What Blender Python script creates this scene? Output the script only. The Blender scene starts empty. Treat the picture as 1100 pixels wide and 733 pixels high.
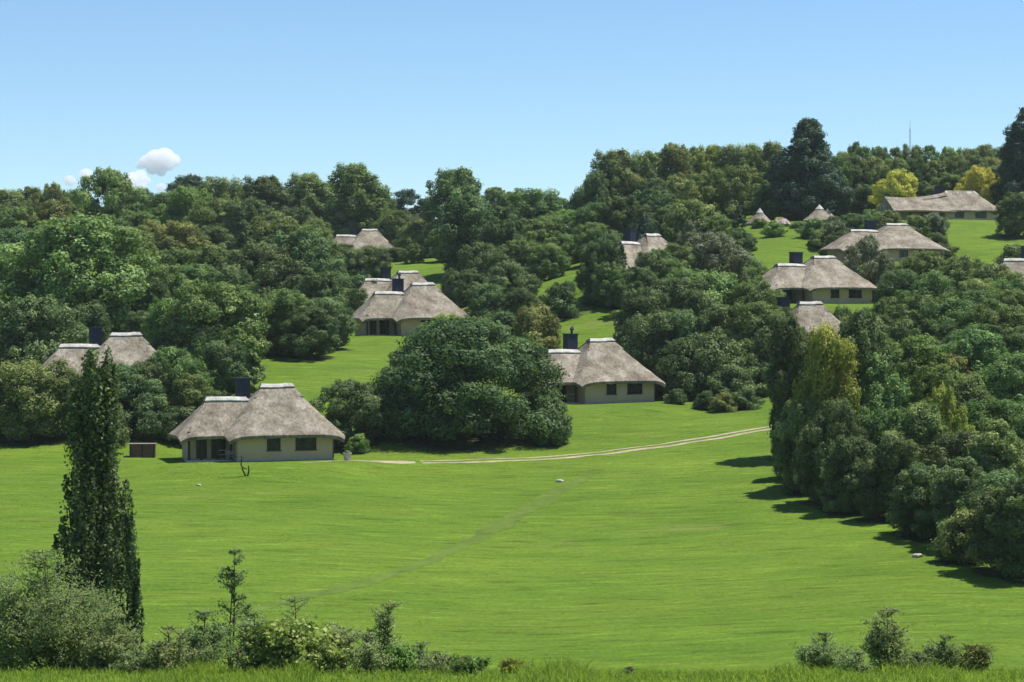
import bpy, bmesh, math, random
import numpy as np
from mathutils import Vector, Matrix

# ------------------------------------------------------------------ camera
F = 2400.0                      # focal length in photo pixels (photo is 1100 x 733)
CX, CY, HOR = 550.0, 366.5, 330.0
EYE = 24.0                      # eye height above datum
scene = bpy.context.scene
COL = scene.collection
cam_d = bpy.data.cameras.new('camera')
cam = bpy.data.objects.new('camera', cam_d)
COL.objects.link(cam)
cam_d.sensor_width = 36.0
cam_d.lens = 36.0 * F / 1100.0
cam_d.clip_start = 0.5
cam_d.clip_end = 20000.0
cam.location = (0, 0, EYE)
PITCH = math.atan((CY - HOR) / F)
cam.rotation_euler = (math.radians(90) - PITCH, 0, 0)
scene.camera = cam

# ------------------------------------------------------------------ sky, sun, exposure
SUN_EL = math.radians(66)
SUN_AZ = math.radians(74)       # from +Y (away from camera) towards +X (right)
world = bpy.data.worlds.new('World')
scene.world = world
world.use_nodes = True
nt = world.node_tree
nt.nodes.clear()
sky = nt.nodes.new('ShaderNodeTexSky')
sky.sky_type = 'NISHITA'
sky.sun_disc = False
sky.sun_elevation = SUN_EL
sky.sun_rotation = SUN_AZ
sky.altitude = 1500
sky.air_density = 1.0
sky.dust_density = 0.0
sky.ozone_density = 3.0
bg = nt.nodes.new('ShaderNodeBackground')
bg.inputs['Strength'].default_value = 0.093
wo = nt.nodes.new('ShaderNodeOutputWorld')
tint = nt.nodes.new('ShaderNodeMix')
tint.data_type = 'RGBA'; tint.blend_type = 'MULTIPLY'
tint.inputs[0].default_value = 1.0
tint.inputs[7].default_value = (0.87, 1.00, 1.06, 1)
nt.links.new(sky.outputs[0], tint.inputs[6])
nt.links.new(tint.outputs[2], bg.inputs[0])
nt.links.new(bg.outputs[0], wo.inputs[0])
sl = bpy.data.lights.new('sun', 'SUN')
sl.energy = 5.0
sl.angle = math.radians(0.55)
sl.color = (1.0, 0.955, 0.88)
sun = bpy.data.objects.new('sun', sl)
COL.objects.link(sun)
sdir = Vector((math.sin(SUN_AZ) * math.cos(SUN_EL), math.cos(SUN_AZ) * math.cos(SUN_EL), math.sin(SUN_EL)))
sun.rotation_euler = (-sdir).to_track_quat('-Z', 'Y').to_euler()
sun.location = (0, 0, 200)
vs = scene.view_settings
vs.view_transform = 'Standard'
vs.look = 'None'
vs.exposure = 0.56
vs.gamma = 1.0
vs.use_curve_mapping = False
scene.render.engine = 'CYCLES'
scene.cycles.use_denoising = True
scene.cycles.denoising_prefilter = 'FAST'
scene.cycles.max_bounces = 40
scene.cycles.diffuse_bounces = 3
scene.cycles.glossy_bounces = 2
scene.cycles.transmission_bounces = 4
scene.cycles.volume_bounces = 40
scene.cycles.transparent_max_bounces = 4

# ------------------------------------------------------------------ materials
def new_mat(name):
    m = bpy.data.materials.new(name)
    m.use_nodes = True
    m.node_tree.nodes.clear()
    return m, m.node_tree

def node(t, typ, **kw):
    n = t.nodes.new(typ)
    for k, v in kw.items():
        if k.startswith('i_'):
            n.inputs[k[2:]].default_value = v
        else:
            setattr(n, k, v)
    return n

def ramp(t, pts, fac=None, interp='LINEAR'):
    r = t.nodes.new('ShaderNodeValToRGB')
    r.color_ramp.interpolation = interp
    e = r.color_ramp.elements
    while len(e) < len(pts):
        e.new(0.5)
    for el, (p, c) in zip(e, pts):
        el.position = p
        el.color = (c[0], c[1], c[2], 1) if not isinstance(c, float) else (c, c, c, 1)
    if fac is not None:
        t.links.new(fac, r.inputs[0])
    return r

def noise(t, vec, scale, detail=3, rough=0.55):
    n = node(t, 'ShaderNodeTexNoise')
    n.inputs['Scale'].default_value = scale
    n.inputs['Detail'].default_value = detail
    n.inputs['Roughness'].default_value = rough
    if vec is not None:
        t.links.new(vec, n.inputs['Vector'])
    return n

def mapping(t, vec, scale=(1, 1, 1), rot=(0, 0, 0)):
    m = node(t, 'ShaderNodeMapping')
    m.inputs['Scale'].default_value = scale
    m.inputs['Rotation'].default_value = rot
    t.links.new(vec, m.inputs['Vector'])
    return m.outputs[0]

def mixc(t, fac, a, b, blend='MIX'):
    m = node(t, 'ShaderNodeMix', data_type='RGBA', blend_type=blend)
    def put(sock, v):
        if hasattr(v, 'links'):
            t.links.new(v, sock)
        elif isinstance(v, (int, float)):
            sock.default_value = v
        else:
            sock.default_value = (v[0], v[1], v[2], 1)
    put(m.inputs[0], fac); put(m.inputs[6], a); put(m.inputs[7], b)
    return m.outputs[2]

def math_n(t, op, a, b=None):
    m = node(t, 'ShaderNodeMath', operation=op)
    for s, v in ((m.inputs[0], a), (m.inputs[1], b)):
        if v is None: continue
        if hasattr(v, 'links'): t.links.new(v, s)
        else: s.default_value = v
    return m.outputs[0]

def principled(t, rough=0.8, spec=0.3):
    b = node(t, 'ShaderNodeBsdfPrincipled')
    b.inputs['Roughness'].default_value = rough
    b.inputs['Specular IOR Level'].default_value = spec
    o = node(t, 'ShaderNodeOutputMaterial')
    t.links.new(b.outputs[0], o.inputs[0])
    return b

def bump(t, b, height, strength, dist):
    bn = node(t, 'ShaderNodeBump')
    bn.inputs['Strength'].default_value = strength
    bn.inputs['Distance'].default_value = dist
    t.links.new(height, bn.inputs['Height'])
    t.links.new(bn.outputs[0], b.inputs['Normal'])

def foliage_mat(name, col, col2, trans=0.26, var=0.26, spec=0.10, sat=0.93):
    m, t = new_mat(name)
    at = node(t, 'ShaderNodeAttribute', attribute_name='tint')
    oi = node(t, 'ShaderNodeObjectInfo')
    c = ramp(t, [(0.0, col), (1.0, col2)], at.outputs['Fac']).outputs[0]
    hsv = node(t, 'ShaderNodeHueSaturation')
    hsv.inputs['Saturation'].default_value = sat
    t.links.new(c, hsv.inputs['Color'])
    v = math_n(t, 'MULTIPLY_ADD', oi.outputs['Random'], var * 2)
    v.node.inputs[2].default_value = 1.04 - var
    t.links.new(v, hsv.inputs['Value'])
    w = node(t, 'ShaderNodeTexWhiteNoise', noise_dimensions='1D')
    t.links.new(oi.outputs['Random'], w.inputs['W'])
    h = math_n(t, 'MULTIPLY_ADD', w.outputs['Value'], 0.06)
    h.node.inputs[2].default_value = 0.470
    t.links.new(h, hsv.inputs['Hue'])
    b = node(t, 'ShaderNodeBsdfPrincipled')
    b.inputs['Roughness'].default_value = 0.55
    b.inputs['Specular IOR Level'].default_value = spec
    t.links.new(hsv.outputs[0], b.inputs['Base Color'])
    tr = node(t, 'ShaderNodeBsdfTranslucent')
    tc = mixc(t, 0.5, hsv.outputs[0], (col2[0] * 1.3, col2[1] * 1.5, col2[2] * 0.6))
    t.links.new(tc, tr.inputs['Color'])
    mx = node(t, 'ShaderNodeMixShader')
    mx.inputs[0].default_value = trans
    t.links.new(b.outputs[0], mx.inputs[1])
    t.links.new(tr.outputs[0], mx.inputs[2])
    o = node(t, 'ShaderNodeOutputMaterial')
    t.links.new(mx.outputs[0], o.inputs[0])
    return m

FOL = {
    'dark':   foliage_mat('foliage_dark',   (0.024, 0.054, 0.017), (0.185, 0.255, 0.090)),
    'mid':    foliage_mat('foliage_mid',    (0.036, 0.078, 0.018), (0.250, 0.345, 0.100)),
    'light':  foliage_mat('foliage_light',  (0.052, 0.105, 0.016), (0.320, 0.430, 0.105)),
    'olive':  foliage_mat('foliage_olive',  (0.052, 0.076, 0.016), (0.300, 0.340, 0.105)),
    'grey':   foliage_mat('foliage_grey',   (0.052, 0.074, 0.038), (0.270, 0.300, 0.180)),
    'blue':   foliage_mat('foliage_blue',   (0.020, 0.050, 0.030), (0.092, 0.145, 0.086), trans=0.15),
    'yellow': foliage_mat('foliage_yellow', (0.330, 0.350, 0.050), (0.680, 0.660, 0.150), var=0.04, sat=1.0),
    'lime':   foliage_mat('foliage_lime',   (0.130, 0.180, 0.020), (0.360, 0.400, 0.060), var=0.10),
    'scrub':  foliage_mat('foliage_scrub',  (0.120, 0.175, 0.065), (0.360, 0.430, 0.190), trans=0.45),
    'poplar': foliage_mat('foliage_poplar', (0.018, 0.052, 0.014), (0.170, 0.250, 0.085), var=0.1, spec=0.3),
}

def grass_blade_mat():
    m, t = new_mat('grass_blade')
    at = node(t, 'ShaderNodeAttribute', attribute_name='tint')
    c = ramp(t, [(0.0, (0.060, 0.115, 0.012)), (0.70, (0.145, 0.240, 0.024)), (1.0, (0.28, 0.32, 0.06))], at.outputs['Fac']).outputs[0]
    b = node(t, 'ShaderNodeBsdfPrincipled')
    b.inputs['Roughness'].default_value = 0.6
    b.inputs['Specular IOR Level'].default_value = 0.2
    t.links.new(c, b.inputs['Base Color'])
    tr = node(t, 'ShaderNodeBsdfTranslucent')
    t.links.new(mixc(t, 0.5, c, (0.38, 0.52, 0.05)), tr.inputs['Color'])
    mx = node(t, 'ShaderNodeMixShader')
    mx.inputs[0].default_value = 0.55
    t.links.new(b.outputs[0], mx.inputs[1]); t.links.new(tr.outputs[0], mx.inputs[2])
    o = node(t, 'ShaderNodeOutputMaterial')
    t.links.new(mx.outputs[0], o.inputs[0])
    return m

def ground_mat():
    m, t = new_mat('grass_ground')
    geo = node(t, 'ShaderNodeNewGeometry')
    pos = geo.outputs['Position']
    big = noise(t, mapping(t, pos, (0.018, 0.030, 0.03)), 1.0, 4)
    med = noise(t, mapping(t, pos, (0.10, 0.22, 0.2)), 1.0, 4)
    streak = noise(t, mapping(t, pos, (0.26, 1.7, 1.2), (0, 0, 0.05)), 1.0, 4, 0.66)
    fine = noise(t, pos, 3.2, 4, 0.7)
    base = ramp(t, [(0.25, (0.074, 0.130, 0.010)), (0.5, (0.098, 0.178, 0.014)), (0.75, (0.128, 0.208, 0.018))], big.outputs[0]).outputs[0]
    c = mixc(t, 0.55, base, ramp(t, [(0.3, (0.068, 0.122, 0.011)), (0.7, (0.138, 0.196, 0.022))], med.outputs[0]).outputs[0])
    sk = ramp(t, [(0.33, 0.52), (0.43, 0.94), (0.57, 1.0), (0.67, 1.42)], streak.outputs[0]).outputs[0]
    c = mixc(t, 0.75, c, sk, 'MULTIPLY')
    fk = ramp(t, [(0.3, 0.72), (0.7, 1.25)], fine.outputs[0]).outputs[0]
    c = mixc(t, 0.7, c, fk, 'MULTIPLY')
    # dry worn spots
    dry = noise(t, mapping(t, pos, (0.05, 0.14, 0.1)), 1.0, 5, 0.65)
    dk = ramp(t, [(0.60, 0.0), (0.74, 0.6)], dry.outputs[0]).outputs[0]
    c = mixc(t, dk, c, (0.20, 0.19, 0.065))
    # leaf litter and shade plants under the woods
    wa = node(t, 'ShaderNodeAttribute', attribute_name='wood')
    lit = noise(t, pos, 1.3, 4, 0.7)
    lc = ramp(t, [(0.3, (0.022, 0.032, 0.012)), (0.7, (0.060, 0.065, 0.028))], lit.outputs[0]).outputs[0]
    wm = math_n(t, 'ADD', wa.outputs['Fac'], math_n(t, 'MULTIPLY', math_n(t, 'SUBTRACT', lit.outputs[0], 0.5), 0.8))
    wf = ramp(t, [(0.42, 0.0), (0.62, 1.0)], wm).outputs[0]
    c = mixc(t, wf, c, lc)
    b = principled(t, 0.9, 0.1)
    t.links.new(c, b.inputs['Base Color'])
    h = math_n(t, 'ADD', math_n(t, 'MULTIPLY', streak.outputs[0], 1.0), math_n(t, 'MULTIPLY', fine.outputs[0], 0.25))
    bump(t, b, h, 0.9, 0.45)
    return m

def thatch_mat():
    m, t = new_mat('thatch')
    tc = node(t, 'ShaderNodeTexCoord')
    oi = node(t, 'ShaderNodeObjectInfo')
    vec = node(t, 'ShaderNodeVectorMath', operation='ADD')
    t.links.new(tc.outputs['Object'], vec.inputs[0])
    t.links.new(oi.outputs['Location'], vec.inputs[1])
    v = vec.outputs[0]
    blot = noise(t, v, 0.55, 5, 0.65)
    fib = noise(t, mapping(t, v, (4.5, 4.5, 0.55)), 1.0, 5, 0.75)
    c = ramp(t, [(0.32, (0.150, 0.122, 0.092)), (0.5, (0.250, 0.218, 0.168)), (0.66, (0.370, 0.325, 0.265))], blot.outputs[0]).outputs[0]
    fk = ramp(t, [(0.34, 0.45), (0.66, 1.30)], fib.outputs[0]).outputs[0]
    c = mixc(t, 0.85, c, fk, 'MULTIPLY')
    b = principled(t, 0.92, 0.1)
    t.links.new(c, b.inputs['Base Color'])
    bump(t, b, fib.outputs[0], 0.7, 0.10)
    return m

def plain_mat(name, col, rough=0.8, var=0.25, scale=1.2, spec=0.25, bumpd=0.0):
    m, t = new_mat(name)
    tc = node(t, 'ShaderNodeTexCoord')
    n = noise(t, tc.outputs['Object'], scale, 5, 0.65)
    c = ramp(t, [(0.25, tuple(x * (1 - var) for x in col)), (0.75, tuple(min(1, x * (1 + var)) for x in col))], n.outputs[0]).outputs[0]
    b = principled(t, rough, spec)
    t.links.new(c, b.inputs['Base Color'])
    if bumpd:
        n2 = noise(t, tc.outputs['Object'], scale * 9, 4)
        bump(t, b, n2.outputs[0], 0.6, bumpd)
    return m

def wood_mat(name, col):
    m, t = new_mat(name)
    tc = node(t, 'ShaderNodeTexCoord')
    n = noise(t, mapping(t, tc.outputs['Object'], (1.5, 1.5, 1.5)), 2.5, 6, 0.7)
    c = ramp(t, [(0.25, tuple(x * 0.55 for x in col)), (0.75, tuple(x * 1.3 for x in col))], n.outputs[0]).outputs[0]
    b = principled(t, 0.85, 0.15)
    t.links.new(c, b.inputs['Base Color'])
    bump(t, b, n.outputs[0], 0.6, 0.05)
    return m

M_GROUND = ground_mat()
M_BLADE = grass_blade_mat()
M_THATCH = thatch_mat()
M_CAP = plain_mat('ridge_cement', (0.40, 0.385, 0.35), 0.85, 0.5, 1.3, bumpd=0.03)
M_WALL = plain_mat('stucco_wall', (0.54, 0.40, 0.26), 0.9, 0.12, 0.9, bumpd=0.02)
M_CHIM = plain_mat('navy_chimney', (0.022, 0.028, 0.050), 0.6, 0.25, 2.0)
M_DARKWOOD = wood_mat('dark_timber', (0.050, 0.036, 0.025))
M_BROWN = wood_mat('brown_planks', (0.170, 0.095, 0.065))
M_GREYWOOD = wood_mat('grey_planks', (0.30, 0.27, 0.23))
M_FRAME = plain_mat('window_frame_brown', (0.040, 0.030, 0.024), 0.5, 0.2, 4.0)
M_CONC = plain_mat('pale_concrete', (0.42, 0.40, 0.35), 0.9, 0.2, 1.5)
M_BARK = wood_mat('bark', (0.095, 0.075, 0.055))
M_SOIL = plain_mat('pale_soil', (0.31, 0.275, 0.175), 0.95, 0.35, 0.8, 0.1, 0.03)
M_TRAIL = plain_mat('worn_grass', (0.090, 0.138, 0.022), 0.95, 0.30, 0.6, 0.1, 0.03)
M_PALEROOF = plain_mat('pale_roof', (0.56, 0.54, 0.48), 0.8, 0.15, 0.7)
M_METAL = plain_mat('mast_steel', (0.32, 0.33, 0.35), 0.5, 0.1, 2.0)
M_STONE = plain_mat('pale_stone', (0.36, 0.34, 0.28), 0.9, 0.25, 4.0, 0.2, 0.04)
M_TERRA = plain_mat('urn_cement', (0.42, 0.41, 0.37), 0.85, 0.25, 4.0)
M_FLOWER = plain_mat('blossom', (0.75, 0.55, 0.58), 0.7, 0.3, 5.0)

def glass_mat():
    m, t = new_mat('dark_glass')
    b = principled(t, 0.12, 0.3)
    tc = node(t, 'ShaderNodeTexCoord')
    n = noise(t, tc.outputs['Object'], 1.3, 2)
    c = ramp(t, [(0.35, (0.008, 0.009, 0.011)), (0.7, (0.045, 0.048, 0.050))], n.outputs[0]).outputs[0]
    t.links.new(c, b.inputs['Base Color'])
    return m
M_GLASS = glass_mat()

# ------------------------------------------------------------------ object helpers
class MB:
    def __init__(self):
        self.v = []; self.f = []
    def box(self, x0, x1, y0, y1, z0, z1):
        n = len(self.v)
        self.v += [(x0, y0, z0), (x1, y0, z0), (x1, y1, z0), (x0, y1, z0), (x0, y0, z1), (x1, y0, z1), (x1, y1, z1), (x0, y1, z1)]
        self.f += [tuple(n + i for i in q) for q in ((0, 3, 2, 1), (4, 5, 6, 7), (0, 1, 5, 4), (1, 2, 6, 5), (2, 3, 7, 6), (3, 0, 4, 7))]
        return self
    def tube(self, pts, rads, seg=7, cap=True):
        pts = [Vector(p) for p in pts]
        rings = []
        for i, p in enumerate(pts):
            a = pts[max(i - 1, 0)]; b = pts[min(i + 1, len(pts) - 1)]
            d = (b - a)
            d = d.normalized() if d.length > 1e-9 else Vector((0, 0, 1))
            up = Vector((0, 0, 1)) if abs(d.z) < 0.9 else Vector((1, 0, 0))
            u = d.cross(up).normalized(); w = d.cross(u)
            n = len(self.v)
            for k in range(seg):
                an = 2 * math.pi * k / seg
                self.v.append(tuple(p + (u * math.cos(an) + w * math.sin(an)) * rads[i]))
            rings.append(n)
        for a, b in zip(rings, rings[1:]):
            for k in range(seg):
                self.f.append((a + k, a + (k + 1) % seg, b + (k + 1) % seg, b + k))
        if cap:
            self.f.append(tuple(rings[0] + k for k in reversed(range(seg))))
            self.f.append(tuple(rings[-1] + k for k in range(seg)))
        return self
    def lathe(self, prof, seg=16, c=(0, 0)):
        n0 = len(self.v)
        for r, z in prof:
            for k in range(seg):
                a = 2 * math.pi * k / seg
                self.v.append((c[0] + r * math.cos(a), c[1] + r * math.sin(a), z))
        for i in range(len(prof) - 1):
            for k in range(seg):
                self.f.append((n0 + i * seg + k, n0 + i * seg + (k + 1) % seg, n0 + (i + 1) * seg + (k + 1) % seg, n0 + (i + 1) * seg + k))
        return self
    def mesh(self, name, mat, smooth=False):
        me = bpy.data.meshes.new(name)
        me.from_pydata(self.v, [], self.f)
        me.materials.append(mat)
        if smooth:
            me.polygons.foreach_set('use_smooth', [True] * len(me.polygons))
        me.update()
        if smooth:
            me.set_sharp_from_angle(angle=math.radians(28))
        return me
    def build(self, name, mat, parent=None, smooth=False):
        return link(name, self.mesh(name, mat, smooth), parent)

def link(name, data, parent=None):
    o = bpy.data.objects.new(name, data)
    COL.objects.link(o)
    if parent is not None:
        o.parent = parent
    return o

def tag(o, label, cat, group=None):
    o['label'] = label; o['category'] = cat
    if group: o['group'] = group
    return o

def structure(o):
    o['kind'] = 'structure'
    return o

def empty(name, loc, rz=0.0, sc=(1, 1, 1)):
    o = link(name, None)
    o.empty_display_size = 0.5
    o.location = loc; o.rotation_euler = (0, 0, rz); o.scale = sc
    return o

def copy_tree(o, parent=None):
    c = o.copy()
    COL.objects.link(c)
    c.parent = parent
    for ch in list(o.children):
        copy_tree(ch, c)
    return c

# ------------------------------------------------------------------ terrain
# (px, py, D): a ground point seen at photo pixel (px, py), D metres away
CTRL = []
def zpix(py, D): return (HOR - py) / F * D
for px in (-150, 100, 330, 550, 770, 1000, 1250):
    for D in (-30.0, 0.0):
        CTRL.append(((px - CX) / F * 60, D, -1.9))
    for D, py in ((30, 340 + 560), (62, 748), (68, 731)):
        CTRL.append(((px - CX) / F * D, D, zpix(py, D)))
    CTRL.append(((px - CX) / F * 78, 78, -13.0))
    CTRL.append(((px - CX) / F * 100, 100, -19.6))
    for D in (128, 150, 170, 190):
        CTRL.append(((px - CX) / F * D, D, -14.4 - 0.08 * (209 - D) + (0.8 if px > 900 else 0) - (0.5 if px == 550 else 0)))
for px, py, D in [
    (0, 495, 209), (150, 494, 209), (300, 496, 208), (440, 497, 208), (600, 491, 211), (720, 476, 217), (835, 458, 222), (1000, 470, 215), (1200, 470, 210),
    (133, 430, 235), (20, 440, 235), (640, 434, 245), (760, 432, 246), (830, 425, 246),
    (340, 400, 252), (420, 368, 285), (453, 361, 294), (436, 341, 335), (330, 385, 262),
    (868, 388, 265), (882, 328, 300), (955, 281, 325), (1110, 325, 295), (1020, 350, 265),
    (615, 342, 285), (600, 300, 328), (700, 306, 305), (760, 320, 290),
    (455, 283, 385), (388, 284, 440), (200, 345, 300), (90, 348, 300), (-60, 350, 300), (200, 300, 360), (60, 300, 360), (-60, 300, 360),
    (100, 265, 430), (250, 265, 430), (-60, 265, 430), (560, 270, 390), (605, 252, 440), (700, 255, 385), (530, 245, 460),
    (840, 256, 345), (817, 240, 380), (880, 238, 380), (1020, 239, 368), (1060, 255, 342), (1180, 245, 360), (1200, 300, 310),
    (100, 250, 490), (300, 250, 490), (440, 240, 520), (600, 244, 500), (-80, 250, 490),
    (850, 224, 430), (700, 234, 440), (1000, 224, 430), (1180, 220, 430),
    (0, 248, 560), (300, 246, 560), (600, 242, 560), (850, 224, 560), (1150, 222, 560)]:
    CTRL.append(((px - CX) / F * D, D, zpix(py, D)))
CP = np.array(CTRL, float)
_P = CP[:, :2] / 100.0
def _tps(r2): return np.where(r2 > 1e-12, 0.5 * r2 * np.log(np.maximum(r2, 1e-12)), 0.0)
_n = len(_P)
_K = _tps(((_P[:, None, :] - _P[None, :, :]) ** 2).sum(-1)) + np.eye(_n) * 0.0008
_Q = np.hstack([np.ones((_n, 1)), _P])
_A = np.zeros((_n + 3, _n + 3)); _A[:_n, :_n] = _K; _A[:_n, _n:] = _Q; _A[_n:, :_n] = _Q.T
_W = np.linalg.solve(_A, np.concatenate([CP[:, 2], np.zeros(3)]))
PADS = []                                   # (x, y, z, inner, outer) level pads under buildings

def zraw(x, y):
    x = np.asarray(x, float); y = np.asarray(y, float)
    xc = np.clip(x, -170, 170); yc = np.clip(y, -30, 580)
    # keep extrapolation tame: narrow the x range close to the camera
    lim = np.clip(22 + 0.30 * yc, 22, 170)
    xc = np.clip(xc, -lim, lim)
    out = np.empty(x.shape)
    fx = xc.ravel() / 100; fy = yc.ravel() / 100
    res = np.empty(fx.shape)
    for s in range(0, len(fx), 40000):
        a = fx[s:s + 40000]; b = fy[s:s + 40000]
        r2 = (a[:, None] - _P[None, :, 0]) ** 2 + (b[:, None] - _P[None, :, 1]) ** 2
        res[s:s + 40000] = _tps(r2) @ _W[:_n] + _W[_n] + _W[_n + 1] * a + _W[_n + 2] * b
    out = res.reshape(x.shape)
    out = out - np.maximum(y - 580, 0) * 0.03
    return out + EYE

def zground(x, y):
    z = zraw(x, y)
    x = np.asarray(x, float); y = np.asarray(y, float)
    for (px, py, pz, ri, ro) in PADS:
        d = np.hypot(x - px, y - py)
        s = np.clip((ro - d) / (ro - ri), 0, 1)
        s = s * s * (3 - 2 * s)
        z = z * (1 - s) + pz * s
    # gentle unevenness
    z = z + 0.05 * np.sin(x * 0.21 + 0.6 * np.sin(y * 0.13)) * np.sin(y * 0.33 + 0.5) + 0.03 * np.sin(x * 0.55 + y * 0.2) * np.sin(y * 0.9)
    return z

def zg(x, y): return float(zground(np.array([x]), np.array([y]))[0])

def at(px, D):
    x = (px - CX) / F * D
    return x, D, zg(x, D)

def ground_hit(px, py, d0=90.0, d1=480.0):
    Ds = np.linspace(d0, d1, 1600)
    xs = (px - CX) / F * Ds
    zs = EYE + (HOR - py) / F * Ds
    g = zground(xs, Ds)
    i = int(np.argmax(g >= zs))
    return xs[i], Ds[i], float(g[i])

# ------------------------------------------------------------------ chalet spots (define the pads first)
# px of main ridge centre, py of the front wall foot, D, yaw (deg), scale xy, scale z, label
CHALETS = [
    (297, 495, 210, 19, 1.00, 1.00, 'thatched chalet at the path end, its open porch facing the big meadow', False),
    (645, 433, 247, 33, 1.03, 1.00, 'thatched chalet with two brown windows above the curved dirt path, chimney cowl on top', True),
    (135, 430, 236, 17, 1.02, 1.00, 'pale thatched chalet whose walls are hidden by trees behind the tall poplar', False),
    (454, 361, 295, 25, 1.00, 1.00, 'front one of two overlapping thatched chalets above the sloping lawn behind the big bush', True),
    (438, 341, 337, 25, 1.02, 1.00, 'thatched chalet directly behind another chalet, only its upper roof and chimney showing', False),
    (884, 327, 300, 31, 1.13, 0.93, 'thatched chalet with dark porch opening, just uphill of a roof sunk in trees', False),
    (870, 388, 266, 20, 0.95, 1.00, 'thatched chalet sunk in trees with only its capped roof top showing', False),
    (962, 282, 325, 23, 1.12, 0.82, 'wide low thatched chalet on the slope directly below the long lodge', False),
    (700, 306, 305, 50, 1.0, 1.0, 'thatched chalet half hidden by trees in front of a dark hedge', False),
    (397, 284, 440, 20, 1.0, 1.0, 'small far thatched chalet high in the trees beyond the paired chalets', False),
    (1130, 325, 296, 10, 1.0, 1.0, 'thatched chalet cut by the picture edge among trees below the lodge lawn', False),
    (-40, 444, 236, 10, 0.9, 0.95, 'thatched chalet mostly out of the picture beside the olive tree', False),
]
CH = []
for px, py, D, yaw, s, szz, lab, cowl in CHALETS:
    x = (px - CX) / F * D
    z = EYE + zpix(py, D - 3.5)
    PADS.append((x - 1.5 * s, D - 0.5, z, 8.5 * s, 15.0 * s))
    CH.append((x, D, z, yaw, s, szz, lab, cowl))
LODGE = ((1035 - CX) / F * 372, 372.0, EYE + zpix(238, 368))
PADS.append((LODGE[0] - 4, LODGE[1], LODGE[2], 11, 19))

# ------------------------------------------------------------------ tree table
# px, top py, width px, D, shape, colour, label-or-zone key
T = []
def row(zone, *items):
    for it in items:
        T.append(it + (zone,))
Z = {
 'skyleft': ('rounded blue green tree on the far skyline near the small cloud', 'skyline trees near the cloud'),
 'skymid': ('tree on the far skyline between the small far chalet and the skyline dip', 'skyline trees about the dip'),
 'skyright': ('tall pale olive tree in the even skyline row beside the big dark conifer', 'skyline row by the big conifer'),
 'skymast': ('pale green tree in the skyline wood under the thin mast', 'skyline wood under the mast'),
 'leftwood': ('dark green tree in the dense wood behind the chalet beside the poplar', 'dense wood behind the poplar chalet'),
 'leftlow': ('bushy tree in the row between the poplar and the porch chalet', 'trees between poplar and porch chalet'),
 'midwood': ('tree in the dark wood between the paired chalets and the sunlit terrace lawns', 'dark wood beside the terrace lawns'),
 'fill388': ('dark tree crowding the small far chalet in the upper wood', 'trees around the small far chalet'),
 'housewood': ('dark leafy tree in the dense wood beside the two-window chalet above the path', 'dense wood beside the two-window chalet'),
 'upwood': ('broad green tree on the slope below the even skyline row', 'slope trees below the skyline row'),
 'hutwood': ('green tree on the slope between the wide low chalet and the meadow wood', 'slope trees below the wide low chalet'),
 'edge': ('tree in the wood that borders the right side of the meadow', 'wood bordering the meadow'),
 'shrub': ('low green shrub growing along the foot of the woods', 'low shrubs at the wood edges'),
}
# --- far skyline
row('skyleft',
 (8, 204, 46, 500, 'tall', 'mid'), (36, 202, 44, 470, 'round', 'mid'), (58, 199, 40, 450, 'round', 'olive'), (82, 204, 44, 490, 'tall', 'mid'),
 (150, 203, 40, 500, 'round', 'blue'), (176, 207, 44, 470, 'tall', 'mid'), (204, 189, 54, 500, 'tall', 'blue'), (240, 191, 52, 480, 'round', 'mid'),
 (266, 200, 40, 500, 'tall', 'mid'), (286, 190, 56, 480, 'tall', 'dark'), (312, 202, 38, 500, 'round', 'mid'))
row('big rounded tree standing tallest on the skyline just beside the small cloud', (117, 183, 74, 425, 'round', 'mid'))
row('skymid',
 (331, 187, 56, 480, 'tall', 'olive'), (358, 196, 40, 485, 'tall', 'mid'), (406, 206, 44, 490, 'round', 'mid'), (432, 204, 44, 530, 'sparse', 'blue'), (458, 214, 36, 540, 'sparse', 'blue'),
 (531, 202, 34, 490, 'tall', 'mid'), (552, 207, 40, 500, 'round', 'mid'), (576, 203, 60, 480, 'round', 'mid'), (602, 213, 36, 510, 'round', 'mid'), (622, 210, 34, 500, 'tall', 'dark'))
row('tall full crowned tree on the skyline right above the small far chalet', (381, 177, 70, 480, 'tall', 'mid'))
row('tall full crowned skyline tree rising above the dark twin trees in the centre', (491, 182, 68, 440, 'tall', 'mid'))
row('yellowish pale tree in the middle of the even skyline row', (764, 157, 40, 445, 'tall', 'lime'))
row('tall olive tree that begins the even skyline row at the dip', (662, 162, 60, 425, 'tall', 'olive'))
row('skyright',
 (645, 190, 40, 430, 'tall', 'mid'), (695, 163, 48, 425, 'tall', 'mid'), (722, 156, 46, 425, 'tall', 'olive'),
 (746, 160, 40, 440, 'tall', 'light'), (785, 156, 44, 435, 'tall', 'olive'), (806, 156, 40, 440, 'tall', 'mid'), (828, 153, 42, 440, 'tall', 'olive'))
row('huge dark blue green conifer with a spiky top on the skyline behind the pointed huts', (870, 128, 98, 405, 'pine', 'blue'))
row('dark conifer leaning against the huge spiky conifer on the skyline', (838, 164, 50, 408, 'pine', 'blue'))
row('huge dark conifer towering beside the long lodge', (1101, 116, 70, 378, 'pine', 'blue'))
row('skymast',
 *[(905 + i * 19, 157 + (7 if i == 0 else (i * 5) % 4), 34, 440 + (i * 37) % 30, ('tall', 'round')[i % 3 == 1], ('olive', 'mid', 'mid', 'olive')[i % 4]) for i in range(11)])
row('small flat crowned tree poking above the skyline wood next to the huge conifer', (917, 154, 18, 470, 'sparse', 'dark'))
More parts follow.
